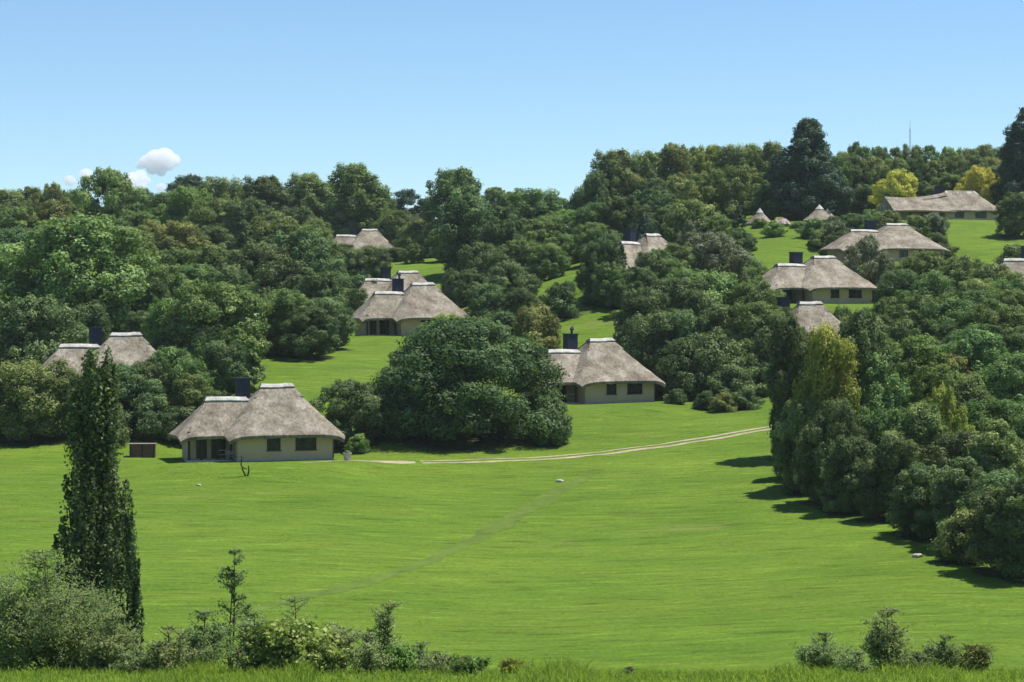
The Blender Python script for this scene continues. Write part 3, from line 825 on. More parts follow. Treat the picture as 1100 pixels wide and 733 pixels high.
def make_proto(shape, seed):
    key = (shape, seed)
    if key in PROTO: return PROTO[key]
    R, H, h0, nc, nl, ls, rcr, flat = SPEC[shape]
    rng = np.random.default_rng(seed * 977 + sum(map(ord, shape)))
    env = ENV['dome' if shape == 'big' else shape]
    cb = H * h0; ch = H - cb
    # lopsided envelope: radius depends on azimuth and height
    ph = rng.uniform(0, 6.28, 4)
    la = 0.45 if shape == 'big' else 1.0
    def lop(a, h): return 1 + la * (0.16 * np.sin(a + ph[0] + 2 * h) + 0.14 * np.sin(2 * a + ph[1] - 4 * h) + 0.12 * np.sin(3 * a + ph[2] + 7 * h) + 0.08 * np.sin(5 * a + ph[3] + 11 * h))
    C = []; RC = []
    tries = 0
    while len(C) < nc and tries < 40000:
        tries += 1
        h = rng.uniform(0.0, 1.0)
        e = float(env(np.array(h)))
        if rng.uniform() > 0.25 + 0.75 * e: continue
        a = rng.uniform(0, 2 * math.pi)
        rc = R * rng.uniform(*rcr) * (0.55 + 0.45 * e if shape in ('cone', 'pine') else 1.0)
        rr = max(0, e * R * float(lop(a, h)) - rc * rng.uniform(0.5, 1.0)) * rng.uniform(0, 1) ** 0.32
        z = cb + h * ch
        z = min(z, H - rc * flat * 0.9); z = max(z, rc * flat * 0.55)
        p = np.array((rr * math.cos(a), rr * math.sin(a), z))
        if C and np.min(np.linalg.norm(np.array(C) - p, axis=1) / rc) < 0.45 and rng.uniform() < 0.8: continue
        C.append(p); RC.append(rc)
        if shape not in ('cone', 'pine', 'feather', 'big') and rng.uniform() < 0.30:   # a spray reaching out of the crown
            dv = p - np.array((0, 0, H * 0.42)); dv = dv / (np.linalg.norm(dv) + 1e-6) + np.array((0, 0, 0.35))
            q = p + dv * rc * rng.uniform(0.6, 1.05); q[2] = min(q[2], H * 0.99)
            C.append(q); RC.append(rc * rng.uniform(0.38, 0.62))
    C = np.array(C); RC = np.array(RC)
    wgt = RC ** 2; wgt /= wgt.sum()
    ci = rng.choice(len(C), nl, p=wgt)
    d = rng.normal(size=(nl, 3)); d /= np.linalg.norm(d, axis=1, keepdims=True)
    lump = 1 + 0.22 * np.sin(d[:, 0] * 5 + ci) * np.sin(d[:, 1] * 5 + 2.3 * ci) + 0.14 * np.sin(d[:, 2] * 7 + ci * 1.7)
    rad = RC[ci] * lump * (0.45 + 0.62 * rng.uniform(0, 1, nl) ** 0.55)
    stray = rng.uniform(size=nl) < 0.05
    rad = np.where(stray, rad * 1.22, rad)
    P = C[ci] + d * rad[:, None] * np.array([1, 1, flat])
    keep = P[:, 2] > 0.02
    # drop leaves buried deep inside another clump
    for j in range(len(C)):
        dd = np.linalg.norm((P - C[j]) / np.array([1, 1, flat]), axis=1)
        keep &= ~((dd < 0.48 * RC[j]) & (ci != j))
    P = P[keep]; d = d[keep]; ci = ci[keep]
    out = P - np.array([0, 0, H * 0.45]); out /= np.linalg.norm(out, axis=1, keepdims=True) + 1e-9
    N = d * 0.95 + out * 0.25 + np.array([0, 0, 0.22]) + rng.normal(0, 0.42, P.shape)
    N /= np.linalg.norm(N, axis=1, keepdims=True)
    ct = np.clip(rng.normal(0.45, 0.24, len(C)), 0, 1)
    tint = np.clip(ct[ci] + rng.normal(0, 0.17, len(P)), 0, 1)
    asp = 0.34 if shape in ('pine', 'cone', 'feather') else 0.58
    crown = leaves_mesh('crown', P, N, ls, tint, rng, asp)
    # trunk with limbs
    mb = MB()
    tr = R * 0.055 + 0.05
    top = H * (0.62 if shape not in ('cone', 'pine') else 0.93)
    n = 7
    bend = rng.normal(0, 0.05 * R, (n + 1, 2)); bend[0] = 0
    tp = [(bend[i][0], bend[i][1], -0.8 + (top + 0.8) * i / n) for i in range(n + 1)]
    mb.tube(tp, [tr * (1.35 if i == 0 else 1.0) * (1 - 0.8 * i / n) for i in range(n + 1)], 8)
    order = rng.permutation(len(C))[:14]
    for j in order:
        i = int(np.clip((C[j][2] * 0.55) / top * n, 1, n - 1))
        mb.tube(limb_pts(tp[i], C[j], rng), [tr * 0.45 * (1 - i / n * 0.6) * (1 - 0.2 * k) for k in range(5)], 5)
    trunk = mb.mesh('trunk', M_BARK, True)
    PROTO[key] = (crown, trunk, R, H)
    return PROTO[key]

NVAR = {'round': 6, 'tall': 4, 'dome': 2, 'bush': 4, 'cone': 2, 'pine': 2, 'feather': 1, 'sparse': 2, 'big': 1}
NAME = {'round': 'broadleaf_tree', 'tall': 'tall_tree', 'dome': 'domed_tree', 'bush': 'shrub', 'cone': 'conical_tree', 'pine': 'conifer_tree', 'feather': 'feathery_tree', 'sparse': 'sparse_tree', 'big': 'large_bush'}
CATG = {'bush': 'shrub', 'big': 'bush'}
trng = random.Random(11)
AUTO = ('skyleft', 'skymid', 'skyright', 'skymast', 'leftwood', 'leftlow', 'midwood', 'fill388', 'housewood', 'upwood', 'hutwood', 'edge', 'shrub')
LANDMARKS = [(381, 480, 'the tall skyline tree above the small far chalet'), (491, 440, 'the tall central skyline tree'), (977, 455, 'the thin radio mast'), (764, 445, 'the yellowish skyline tree'), (447, 515, 'the long pale skyline house'),
    (662, 425, 'the first tall tree of the skyline row'), (293, 210, 'the porch chalet at the path end'), (641, 247, 'the two-window chalet above the path'), (133, 236, 'the chalet behind the poplar'), (453, 295, 'the paired chalets'),
    (884, 300, 'the chalet with the dark porch opening'), (870, 266, 'the roof sunk in trees'), (960, 325, 'the wide low chalet below the lodge'), (700, 305, 'the chalet in front of the dark hedge'),
    (397, 440, 'the small far chalet'), (1030, 372, 'the long lodge'), (850, 379, 'the pointed huts'), (884, 196, 'the yellow green topped tree'), (1012, 184, 'the yellow green crown in the meadow wood'),
    (975, 222, 'the broad light green tree'), (762, 303, 'the grey dome shaped tree'), (604, 432, 'the pale house below the skyline dip'), (86, 296, 'the very large sunlit-topped tree'), (238, 268, 'the full sunlit tree'),
    (304, 266, 'the lawn-shading rounded tree'), (870, 405, 'the huge spiky conifer'), (986, 163, 'the pale boulder'), (520, 358, 'the two upright dark trees'), (608, 290, 'the terrace lawns'), (117, 425, 'the big tree beside the cloud'),
    (963, 384, 'the bright yellow tree'), (793, 352, 'the dark cypress'), (1095, 375, 'the conifer towering beside the lodge'), (32, 219, 'the spreading olive tree')]
LMXY = [((p - CX) / F * d, d, n) for p, d, n in LANDMARKS]
CWORD = {'dark': 'dark green', 'mid': 'green', 'light': 'bright green', 'olive': 'olive green', 'grey': 'grey green', 'blue': 'blackish green', 'lime': 'yellow green', 'yellow': 'yellow'}
SWORD = {'round': 'rounded tree', 'tall': 'upright tree', 'dome': 'dome crowned tree', 'bush': 'bush', 'cone': 'conical tree', 'pine': 'conifer', 'feather': 'feathery tree', 'sparse': 'sparse tree'}
def auto_label(x, y, shape, colr, wm):
    d, lx, ly, n = min(((x - a) ** 2 + (y - b) ** 2, a, b, n) for a, b, n in LMXY)
    rel = 'uphill of' if y - ly > 7 else ('downhill of' if y - ly < -7 else 'beside')
    size = 'small ' if wm < 4.2 else ('large ' if wm > 9.5 else '')
    return size + CWORD[colr] + ' ' + SWORD[shape] + ' ' + rel + ' ' + n, 'trees ' + rel + ' ' + n
def place_tree(px, top, w, D, shape, colr, zone):
    x, y, z = at(px, D)
    ztop = EYE + (HOR - top) / F * D
    h = max(1.0, ztop - z)
    wm = w / F * D
    crown, trunk, R, H = make_proto(shape, trng.randrange(NVAR[shape]))
    s = wm / (2 * R) * trng.uniform(0.98, 1.1)
    sz = h / H
    e = empty(NAME[shape], (x, y, z - 0.05), trng.uniform(0, 6.28), (s, s * trng.uniform(0.95, 1.05), sz))
    o = link('crown', crown, e)
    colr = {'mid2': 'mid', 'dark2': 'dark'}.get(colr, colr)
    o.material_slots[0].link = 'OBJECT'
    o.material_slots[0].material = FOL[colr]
    link('trunk', trunk, e)
    if zone in AUTO:
        lab, grp = auto_label(x, y, shape, colr, wm)
        tag(e, lab, CATG.get(shape, 'tree'), grp)
    elif zone in Z:
        tag(e, Z[zone][0], CATG.get(shape, 'tree'), Z[zone][1])
    else:
        tag(e, zone, CATG.get(shape, 'tree'))
    return h, wm
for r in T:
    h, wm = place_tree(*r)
    if h > 20 or h < 2.0 or h > 2.6 * wm or h < 0.45 * wm:
        print('TREE?', r[:6], 'h %.1f w %.1f' % (h, wm))

# ------------------------------------------------------------------ thatched chalet
def outline(x0, x1, y0, y1, n_side, rnd=0.5):
    """points round a rectangle, corners rounded; returns (x, y, cornerness)"""
    pts = []
    def seg(ax, ay, bx, by, n):
        for i in range(n):
            t = i / n
            pts.append((ax + (bx - ax) * t, ay + (by - ay) * t))
    seg(x0, y0, x1, y0, n_side); seg(x1, y0, x1, y1, n_side); seg(x1, y1, x0, y1, n_side); seg(x0, y1, x0, y0, n_side)
    cx, cy = (x0 + x1) / 2, (y0 + y1) / 2
    hx, hy = (x1 - x0) / 2, (y1 - y0) / 2
    res = []
    for x, y in pts:
        u, v = abs(x - cx) / hx, abs(y - cy) / hy
        k = (u * v) ** 6                       # 1 at corners
        # pull the very corner in a little so that it is rounded
        x2 = cx + (x - cx) * (1 - 0.035 * rnd * 2 * (u * v) ** 10)
        y2 = cy + (y - cy) * (1 - 0.035 * rnd * 2 * (u * v) ** 10)
        res.append((x2, y2, k))
    return res

def thatch_roof(x0, x1, y0, y1, ze, rx0, rx1, ry, zr, droop, seed, open_right=False, thick=0.32):
    rng = random.Random(seed)
    NS = 18
    out = outline(x0, x1, y0, y1, NS)
    M = 12
    cx, cy = (x0 + x1) / 2, (y0 + y1) / 2
    n = len(out)
    mb = MB()
    def ridge(x, y):
        t = (x - x0) / (x1 - x0)
        return rx0 + (rx1 - rx0) * t, ry + (y - cy) / ((y1 - y0) / 2) * 0.12
    dr = []
    for (x, y, k) in out:
        d = droop * k
        if open_right and x > cx: d = 0
        dr.append(d)
    rings = []
    def ring(fn):
        s = len(mb.v)
        for i, (x, y, k) in enumerate(out):
            mb.v.append(fn(i, x, y, k))
        rings.append(s)
    # underside (inner to lip)
    ring(lambda i, x, y, k: (cx + (x - cx) * 0.70, cy + (y - cy) * 0.70, ze - thick + 1.25))
    ring(lambda i, x, y, k: (cx + (x - cx) * 0.965, cy + (y - cy) * 0.965, ze - thick - dr[i] + 0.05))
    ring(lambda i, x, y, k: (cx + (x - cx) * 0.992, cy + (y - cy) * 0.992, ze - thick * 0.85 - dr[i] + rng.uniform(-0.06, 0.05)))
    for m in range(M + 1):
        t = m / M
        def fn(i, x, y, k, t=t):
            ax, ay = ridge(x, y)
            e = t ** 1.0
            px = x + (ax - x) * e; py = y + (ay - y) * e
            z = ze - dr[i] * (1 - t) ** 3 + (zr - ze) * (t * 0.90 + 0.10 * t * t)
            jit = 0.0 if t in (0, 1) else 0.035
            # soft rounding of hips: lower them slightly
            z -= 0.16 * k * math.sin(math.pi * min(1, t * 1.1)) * 0.8
            return (px + rng.uniform(-jit, jit), py + rng.uniform(-jit, jit), z + rng.uniform(-jit, jit))
        ring(fn)
    for a, b in zip(rings, rings[1:]):
        for i in range(n):
            j = (i + 1) % n
            mb.f.append((a + i, a + j, b + j, b + i))
    mb.f.append(tuple(rings[-1] + i for i in range(n)))
    return mb

def ridge_cap(x0, x1, y, z, half, drop, th, wob, seed, flare=0.72):
    rng = random.Random(seed)
    mb = MB()
    n = 9
    prof = [(-half, -drop), (-half * 0.55, -drop * 0.42), (-0.10, -0.02), (0.10, -0.02), (half * 0.55, -drop * 0.42), (half, -drop)]
    rows = []
    for i in range(n + 1):
        t = i / n
        x = x0 + (x1 - x0) * t
        sag = wob * (math.sin(t * 5 + seed) * 0.5) + rng.uniform(-0.02, 0.02)
        s = len(mb.v)
        for (dy, dz) in prof:
            e = flare * dz * (1 if i == 0 else (-1 if i == n else 0))
            mb.v.append((x + e, y + dy, z + dz + sag + th))
        for (dy, dz) in reversed(prof):
            e = flare * dz * (1 if i == 0 else (-1 if i == n else 0))
            mb.v.append((x + e, y + dy * 0.92, z + dz + sag))
        rows.append(s)
    k = len(prof) * 2
    for a, b in zip(rows, rows[1:]):
        for q in range(k):
            mb.f.append((a + q, a + (q + 1) % k, b + (q + 1) % k, b + q))
    mb.f.append(tuple(rows[0] + q for q in reversed(range(k))))
    mb.f.append(tuple(rows[-1] + q for q in range(k)))
    return mb

def wall_x(mb, x0, x1, y0, y1, z0, z1, ops):
    """wall running along x between y0 and y1 with rectangular openings (xa, xb, za, zb)"""
    ops = sorted(ops)
    cur = x0
    for xa, xb, za, zb in ops:
        mb.box(cur, xa, y0, y1, z0, z1)
        if za > z0: mb.box(xa, xb, y0, y1, z0, za)
        if zb < z1: mb.box(xa, xb, y0, y1, zb, z1)
        cur = xb
    mb.box(cur, x1, y0, y1, z0, z1)

def window(parent, xa, xb, za, zb, y, nm, sill=True):
    w = MB()
    f = 0.07
    w.box(xa, xb, y + 0.05, y + 0.13, za, za + f).box(xa, xb, y + 0.05, y + 0.13, zb - f, zb)
    w.box(xa, xa + f, y + 0.05, y + 0.13, za + f, zb - f).box(xb - f, xb, y + 0.05, y + 0.13, za + f, zb - f)
    wo = w.build('window', M_FRAME, parent)
    step = (xb - xa) / nm
    for i in range(1, nm):
        MB().box(xa + i * step - 0.03, xa + i * step + 0.03, y + 0.055, y + 0.125, za + f, zb - f).build('mullion', M_FRAME, wo)
    for i in range(nm):
        a = xa + i * step + (f if i == 0 else 0.03); b = xa + (i + 1) * step - (f if i == nm - 1 else 0.03)
        MB().box(a, b, y + 0.085, y + 0.10, za + f, zb - f).build('pane', M_GLASS, wo)
    if sill:
        MB().box(xa - 0.08, xb + 0.08, y - 0.07, y + 0.05, za - 0.08, za - 0.003).build('sill', M_FRAME, wo)
    return wo

def make_chalet():
    root = empty('thatched_chalet', (0, 0, 0))
    # main block walls, openings in the front
    w = MB()
    W1, W2 = (-1.75, -0.45, 0.95, 2.22), (0.95, 2.95, 0.95, 2.22)
    wall_x(w, -4.5, 4.5, -3.6, -3.35, -2.0, 2.95, [W1, W2])
    w.box(-4.5, 4.5, 3.35, 3.6, -2.0, 2.95)
    w.box(-4.5, -4.25, -3.35, 3.35, -2.0, 2.95)
    w.box(4.25, 4.5, -3.35, 3.35, -2.0, 2.95)
    wall = w.build('wall', M_WALL, root)
    MB().box(-4.56, 4.56, -3.66, 3.66, -2.05, 0.14).build('plinth', M_CONC, root)
    window(root, W1[0], W1[1], W1[2], W1[3], -3.6, 2)
    window(root, W2[0], W2[1], W2[2], W2[3], -3.6, 3)
    # brown corner board seen on the far side
    MB().box(4.503, 4.62, -3.64, -3.4, 0.14, 2.7).build('corner_board', M_BROWN, root)
    # wing with open porch
    w = MB()
    D1, D2 = (-7.75, -6.75, 0.16, 2.15), (-6.35, -4.95, 0.16, 2.15)
    wall_x(w, -8.4, -4.503, -0.6, -0.38, -2.0, 2.9, [D1, D2])
    w.box(-8.4, -8.18, -0.38, 3.0, -2.0, 2.9)
    w.box(-8.18, -4.503, 2.78, 3.0, -2.0, 2.9)
    w.build('wing_wall', M_WALL, root)
    for a, b, za, zb in (D1, D2):
        dr = MB()
        dr.box(a, a + 0.08, -0.55, -0.45, za, zb).box(b - 0.08, b, -0.55, -0.45, za, zb).box(a + 0.08, b - 0.08, -0.55, -0.45, zb - 0.08, zb)
        d = dr.build('sliding_door', M_FRAME, root)
        m = (a + b) / 2
        MB().box(m - 0.04, m + 0.04, -0.545, -0.455, za, zb - 0.08).build('mullion', M_FRAME, d)
        MB().box(a + 0.08, m - 0.04, -0.51, -0.49, za, zb - 0.08).build('pane', M_GLASS, d)
        MB().box(m + 0.04, b - 0.08, -0.51, -0.49, za, zb - 0.08).build('pane', M_GLASS, d)
    MB().box(-8.95, -4.57, -2.6, -0.603, -2.0, 0.12).build('porch_floor', M_CONC, root)
    for x in (-8.75, -7.6, -6.1, -4.85):
        MB().tube([(x, -2.35, 0.1), (x, -2.35, 1.5), (x, -2.35, 2.75)], [0.13, 0.12, 0.12], 8).build('porch_post', M_DARKWOOD, root)
    for zz in (0.55, 0.95):
        MB().box(-6.1, -4.85, -2.38, -2.32, zz, zz + 0.08).build('porch_rail', M_GREYWOOD, root)
    # garden table and bench shapes inside the porch are separate things, built later
    rf = thatch_roof(-5.65, 5.65, -4.55, 4.55, 2.40, -1.30, 1.30, 0, 6.85, 0.50, 5).build('roof', M_THATCH, root, True)
    ridge_cap(-1.42, 1.42, 0, 6.60, 1.05, 1.02, 0.22, 0.08, 3, 0.9).build('ridge_skirt', M_THATCH, rf)
    ridge_cap(-1.40, 1.40, 0, 6.93, 0.44, 0.32, 0.11, 0.08, 3, 0.9).build('ridge_cap', M_CAP, rf)
    wr = thatch_roof(-9.75, -2.0, -3.0, 3.6, 2.34, -6.5, -2.0, 0.3, 5.62, 0.46, 8, True).build('wing_roof', M_THATCH, root, True)
    ridge_cap(-6.65, -3.0, 0.3, 5.40, 1.0, 1.02, 0.22, 0.07, 6).build('ridge_skirt', M_THATCH, wr)
    ridge_cap(-6.6, -2.9, 0.3, 5.72, 0.45, 0.34, 0.12, 0.07, 6).build('ridge_cap', M_CAP, wr)
    c = MB().box(-3.55, -2.3, 0.95, 1.95, 3.6, 7.42).build('chimney', M_CHIM, root)
    MB().box(-3.62, -2.23, 0.88, 2.02, 7.423, 7.53).build('chimney_cap', M_CHIM, c)
    return root

def add_cowl(root):
    mb = MB()
    mb.tube([(-2.75, 1.45, 7.47), (-2.75, 1.45, 7.92)], [0.13, 0.13], 8)
    mb.tube([(-2.75, 1.45, 7.93), (-2.70, 1.45, 8.07), (-2.6, 1.45, 8.37)], [0.24, 0.22, 0.05], 8)
    mb.build('chimney_cowl', M_CHIM, root)

proto = make_chalet()
for i, (x, y, z, yaw, s, szz, lab, cowl) in enumerate(CH):
    o = proto if i == 0 else copy_tree(proto)
    o.location = (x, y, z); o.rotation_euler = (0, 0, math.radians(yaw)); o.scale = (s, s, szz)
    tag(o, lab, 'chalet', 'thatched chalets on the hillside')
    CH[i] = CH[i] + (o,)
for c in CH:
    if c[7]: add_cowl(c[8])

# ------------------------------------------------------------------ long lodge
def make_lodge():
    root = empty('thatched_lodge', LODGE, math.radians(14), (0.96, 1, 0.86))
    tag(root, 'long thatched lodge with a swaybacked wing above a lawn, beside the bright yellow tree', 'lodge')
    w = MB()
    w.box(-5, 5, -3.2, 3.2, -2.0, 2.7)
    w.build('wall', M_WALL, root)
    window(root, -3.2, -1.6, 0.7, 2.0, -3.36, 3, False)
    window(root, 0.6, 2.6, 0.7, 2.0, -3.36, 3, False)
    rf = thatch_roof(-5.6, 5.8, -4.2, 4.2, 2.1, -3.2, 1.6, 0, 6.1, 0.25, 21).build('roof', M_THATCH, root, True)
    ridge_cap(-3.5, 1.9, 0, 5.92, 0.8, 0.75, 0.15, 0.05, 3).build('ridge_cap', M_CAP, rf)
    # swaybacked wing
    NS, mb = 16, MB()
    for i in range(NS + 1):
        t = i / NS
        x = -15.0 + 11.5 * t
        zr = 4.3 + 0.55 * (2 * t - 0.8) ** 2 + 0.5 * t
        ze = 1.9 + 0.1 * math.sin(t * 4)
        for (yy, zz) in ((-3.6, ze - 0.3), (-3.7, ze), (-1.8, ze + (zr - ze) * 0.52), (0, zr), (1.8, ze + (zr - ze) * 0.52), (3.7, ze), (3.6, ze - 0.3)):
            mb.v.append((x, yy - 0.6, zz))
    for i in range(NS):
        for k in range(6):
            a = i * 7 + k
            mb.f.append((a, a + 7, a + 8, a + 1))
        a = i * 7
        mb.f.append((a, a + 6, a + 13, a + 7))
    mb.f.append(tuple(range(7))); mb.f.append(tuple(NS * 7 + k for k in reversed(range(7))))
    wr = mb.build('wing_roof', M_THATCH, root, True)
    cap = MB()
    for i in range(NS + 1):
        t = i / NS
        x = -15.1 + 11.3 * t
        zr = 4.3 + 0.55 * (2 * t - 0.8) ** 2 + 0.5 * t
        for (dy, dz) in ((-0.75, -0.5), (-0.1, 0.12), (0.1, 0.12), (0.75, -0.5), (0.6, -0.6), (-0.6, -0.6)):
            cap.v.append((x, dy - 0.6, zr + dz))
    for i in range(NS):
        for k in range(6):
            a = i * 6
            cap.f.append((a + k, a + 6 + k, a + 6 + (k + 1) % 6, a + (k + 1) % 6))
    cap.f.append(tuple(range(6))); cap.f.append(tuple(NS * 6 + k for k in reversed(range(6))))
    cap.build('ridge_cap', M_THATCH, wr)
    MB().box(-14.2, -5.003, -1.2, 2.4, -2.0, 2.6).build('wing_wall', M_WALL, root)
    for x in (-14, -11.8, -9.6, -7.4):
        MB().tube([(x, -3.6, -1.0), (x, -3.6, 1.0), (x, -3.6, 2.2)], [0.14] * 3, 8).build('porch_post', M_DARKWOOD, root)
    c = MB().box(-4.9, -3.6, 0.3, 1.3, 3.0, 6.9).build('chimney', M_CHIM, root)
    MB().box(-4.97, -3.53, 0.23, 1.37, 6.903, 7.0).build('chimney_cap', M_CHIM, c)
make_lodge()

# ------------------------------------------------------------------ pointed huts
def make_hut(px, D, top, rad, label, peak2=False):
    x, y, z = at(px, D)
    z -= 1.5
    zt = EYE + (HOR - top) / F * D - z
    root = empty('pointed_hut', (x, y, z))
    tag(root, label, 'hut', 'pointed thatched huts')
    MB().lathe([(rad * 0.78, -0.8), (rad * 0.78, zt * 0.48), (0.05, zt * 0.5)], 18).build('wall', M_WALL, root)
    rf = MB().lathe([(rad * 0.72, zt * 0.40), (rad * 1.0, zt * 0.33), (rad * 1.02, zt * 0.38), (rad * 0.66, zt * 0.56), (rad * 0.30, zt * 0.77), (0.12, zt * 0.95), (0.02, zt)], 20).build('roof', M_THATCH, root, True)
    MB().lathe([(rad * 0.26, zt * 0.80), (rad * 0.27, zt * 0.82), (0.10, zt * 0.99), (0.0, zt * 1.02)], 12).build('ridge_cap', M_CAP, rf)
    return root
make_hut(816, 378, 224, 2.4, 'small pointed hut with a pale cone roof beside the dark cypress')
make_hut(880, 380, 220, 2.8, 'pointed hut with the larger pale cone roof in front of the huge dark conifer')
make_hut(889, 384, 224, 1.9, 'pointed hut tucked against the larger cone roofed hut')

# ------------------------------------------------------------------ far roofs glimpsed in the trees
def far_house(px, D, top, wpx, label, hgt, rot=0.0):
    x = (px - CX) / F * D
    zt = EYE + (HOR - top) / F * D
    z = zg(x, D)
    w = wpx / F * D / 2
    h = max(zt - z, 2.5)
    root = empty('far_house', (x, D, z), rot)
    tag(root, label, 'house')
    MB().box(-w * 0.92, w * 0.92, -2.6, 2.6, -1.0, h - hgt + 0.05).build('wall', M_WALL, root)
    mb = MB()
    zr, ze = h, h - hgt
    mb.v = [(-w, -3.2, ze), (w, -3.2, ze), (w, 3.2, ze), (-w, 3.2, ze), (-w * 0.72, 0, zr), (w * 0.72, 0, zr),
            (-w, -3.2, ze - 0.18), (w, -3.2, ze - 0.18), (w, 3.2, ze - 0.18), (-w, 3.2, ze - 0.18)]
    mb.f = [(0, 1, 5, 4), (2, 3, 4, 5), (1, 2, 5), (3, 0, 4), (6, 7, 1, 0), (7, 8, 2, 1), (8, 9, 3, 2), (9, 6, 0, 3), (9, 8, 7, 6)]
    mb.build('roof', M_PALEROOF, root)
    for k in (-0.5, 0.3):
        MB().box(w * k, w * (k + 0.18), -2.66, -2.603, max(0.4, (h - hgt) * 0.35), (h - hgt) * 0.8).build('window', M_GLASS, root)
far_house(447, 515, 226, 42, 'long pale low house on the skyline beside the sparse trees', 1.0, 0.05)
far_house(604, 432, 236, 34, 'pale roofed house showing between trees below the skyline dip', 2.0, 0.1)
far_house(347, 462, 249, 22, 'small white roofed house behind the small far chalet', 1.4, -0.1)

# ------------------------------------------------------------------ skyline mast
def mast(px, D, top):
    x, y, z = at(px, D)
    h = EYE + (HOR - top) / F * D - z
    root = empty('radio_mast', (x, y, z))
    tag(root, 'thin steel radio mast rising above the skyline wood', 'mast')
    r = 0.30
    legs = [(r * math.cos(a), r * math.sin(a)) for a in (0.5, 2.6, 4.7)]
    for lx, ly in legs:
        MB().tube([(lx, ly, -0.5), (lx * 0.6, ly * 0.6, h * 0.9)], [0.035, 0.028], 5).build('leg', M_METAL, root)
    br = MB()
    n = int(h / 1.2)
    for i in range(n):
        for k in range(3):
            f0 = 1 - 0.4 * i / n
            a = legs[k]; b = legs[(k + 1) % 3]
            br.tube([(a[0] * f0, a[1] * f0, h * 0.9 * i / n), (b[0] * f0, b[1] * f0, h * 0.9 * (i + 1) / n)], [0.012, 0.012], 4, False)
    br.build('bracing', M_METAL, root)
    MB().tube([(0, 0, h * 0.88), (0, 0, h)], [0.05, 0.03], 5).build('antenna', M_METAL, root)
mast(977, 520, 130)

# ------------------------------------------------------------------ poplar
def make_poplar(px, D, top, wpx, seed, label, nl=60000, spikes=11):
    x, y, z = at(px, D)
    h = EYE + (HOR - top) / F * D - z
    rad = wpx / F * D / 2
    rng = np.random.default_rng(seed)
    root = empty('poplar_tree', (x, y, z - 0.05))
    tag(root, label, 'tree')
    mb = MB()
    mb.tube([(0, 0, -0.8), (0.05, 0, h * 0.3), (-0.05, 0.05, h * 0.65), (0, 0, h * 0.95)], [0.26, 0.2, 0.12, 0.03], 8)
    Ps, Ns, Ts = [], [], []
    # many steep upright branches, each a narrow plume of leaves
    nb = spikes * 10
    for b in range(nb):
        a = rng.uniform(0, 2 * math.pi)
        h0 = (0.01 + 0.78 * rng.uniform() ** 1.2) * h
        f = h0 / h
        reach = rad * (0.30 + 0.66 * rng.uniform() ** 0.6) * (1.0 - 0.78 * f ** 1.1)
        ln = h * rng.uniform(0.16, 0.30) * (1 - 0.25 * f)
        if b == 0: reach, ln, h0 = 0.0, h * 0.22, h * 0.78
        base = np.array((0, 0, h0))
        tip = np.array((reach * math.cos(a), reach * math.sin(a), min(h0 + ln, h * 0.995)))
        mid = base * 0.45 + tip * 0.55 + np.array((reach * 0.30 * math.cos(a), reach * 0.30 * math.sin(a), -ln * 0.14))
        if b < 60:
            mb.tube([tuple(base - np.array((0, 0, 0.2))), tuple(mid), tuple(tip)], [0.06, 0.04, 0.012], 5)
        n = int(nl / nb)
        t = rng.uniform(0.08, 1.0, n)[:, None]
        C = (1 - t) ** 2 * base + 2 * t * (1 - t) * mid + t ** 2 * tip
        pr = rad * 0.21 * (np.sin(np.pi * np.clip(t * 0.9 + 0.08, 0, 1)) ** 0.7)
        d = rng.normal(size=(n, 3)); d /= np.linalg.norm(d, axis=1, keepdims=True)
        clump = 0.75 + 0.5 * np.sin(t * 23 + b) * 0.7
        P = C + d * pr * clump * rng.uniform(0.5, 1.15, (n, 1)) * np.array([1, 1, 1.5])
        N = d + np.array((math.cos(a), math.sin(a), 0)) * 0.4 + rng.normal(0, 0.55, (n, 3))
        Ps.append(P); Ns.append(N); Ts.append(np.clip(rng.uniform(0.1, 0.6) + rng.normal(0, 0.28, n), 0, 1))
    P = np.concatenate(Ps); N = np.concatenate(Ns); N /= np.linalg.norm(N, axis=1, keepdims=True)
    k = P[:, 2] > 0.05
    me = leaves_mesh('crown', P[k], N[k], 0.155, np.concatenate(Ts)[k], rng, 0.8)
    me.materials[0] = FOL['poplar']
    mb.build('trunk', M_BARK, root, True)
    link('crown', me, root)
    print('POPLAR h %.1f w %.1f' % (h, rad * 2))
make_poplar(101, 98, 372, 128, 4, 'tall dark narrow poplar rising from the foreground scrub')
make_poplar(141, 96, 548, 40, 9, 'small slim young poplar right beside the tall poplar', 11000, 5)

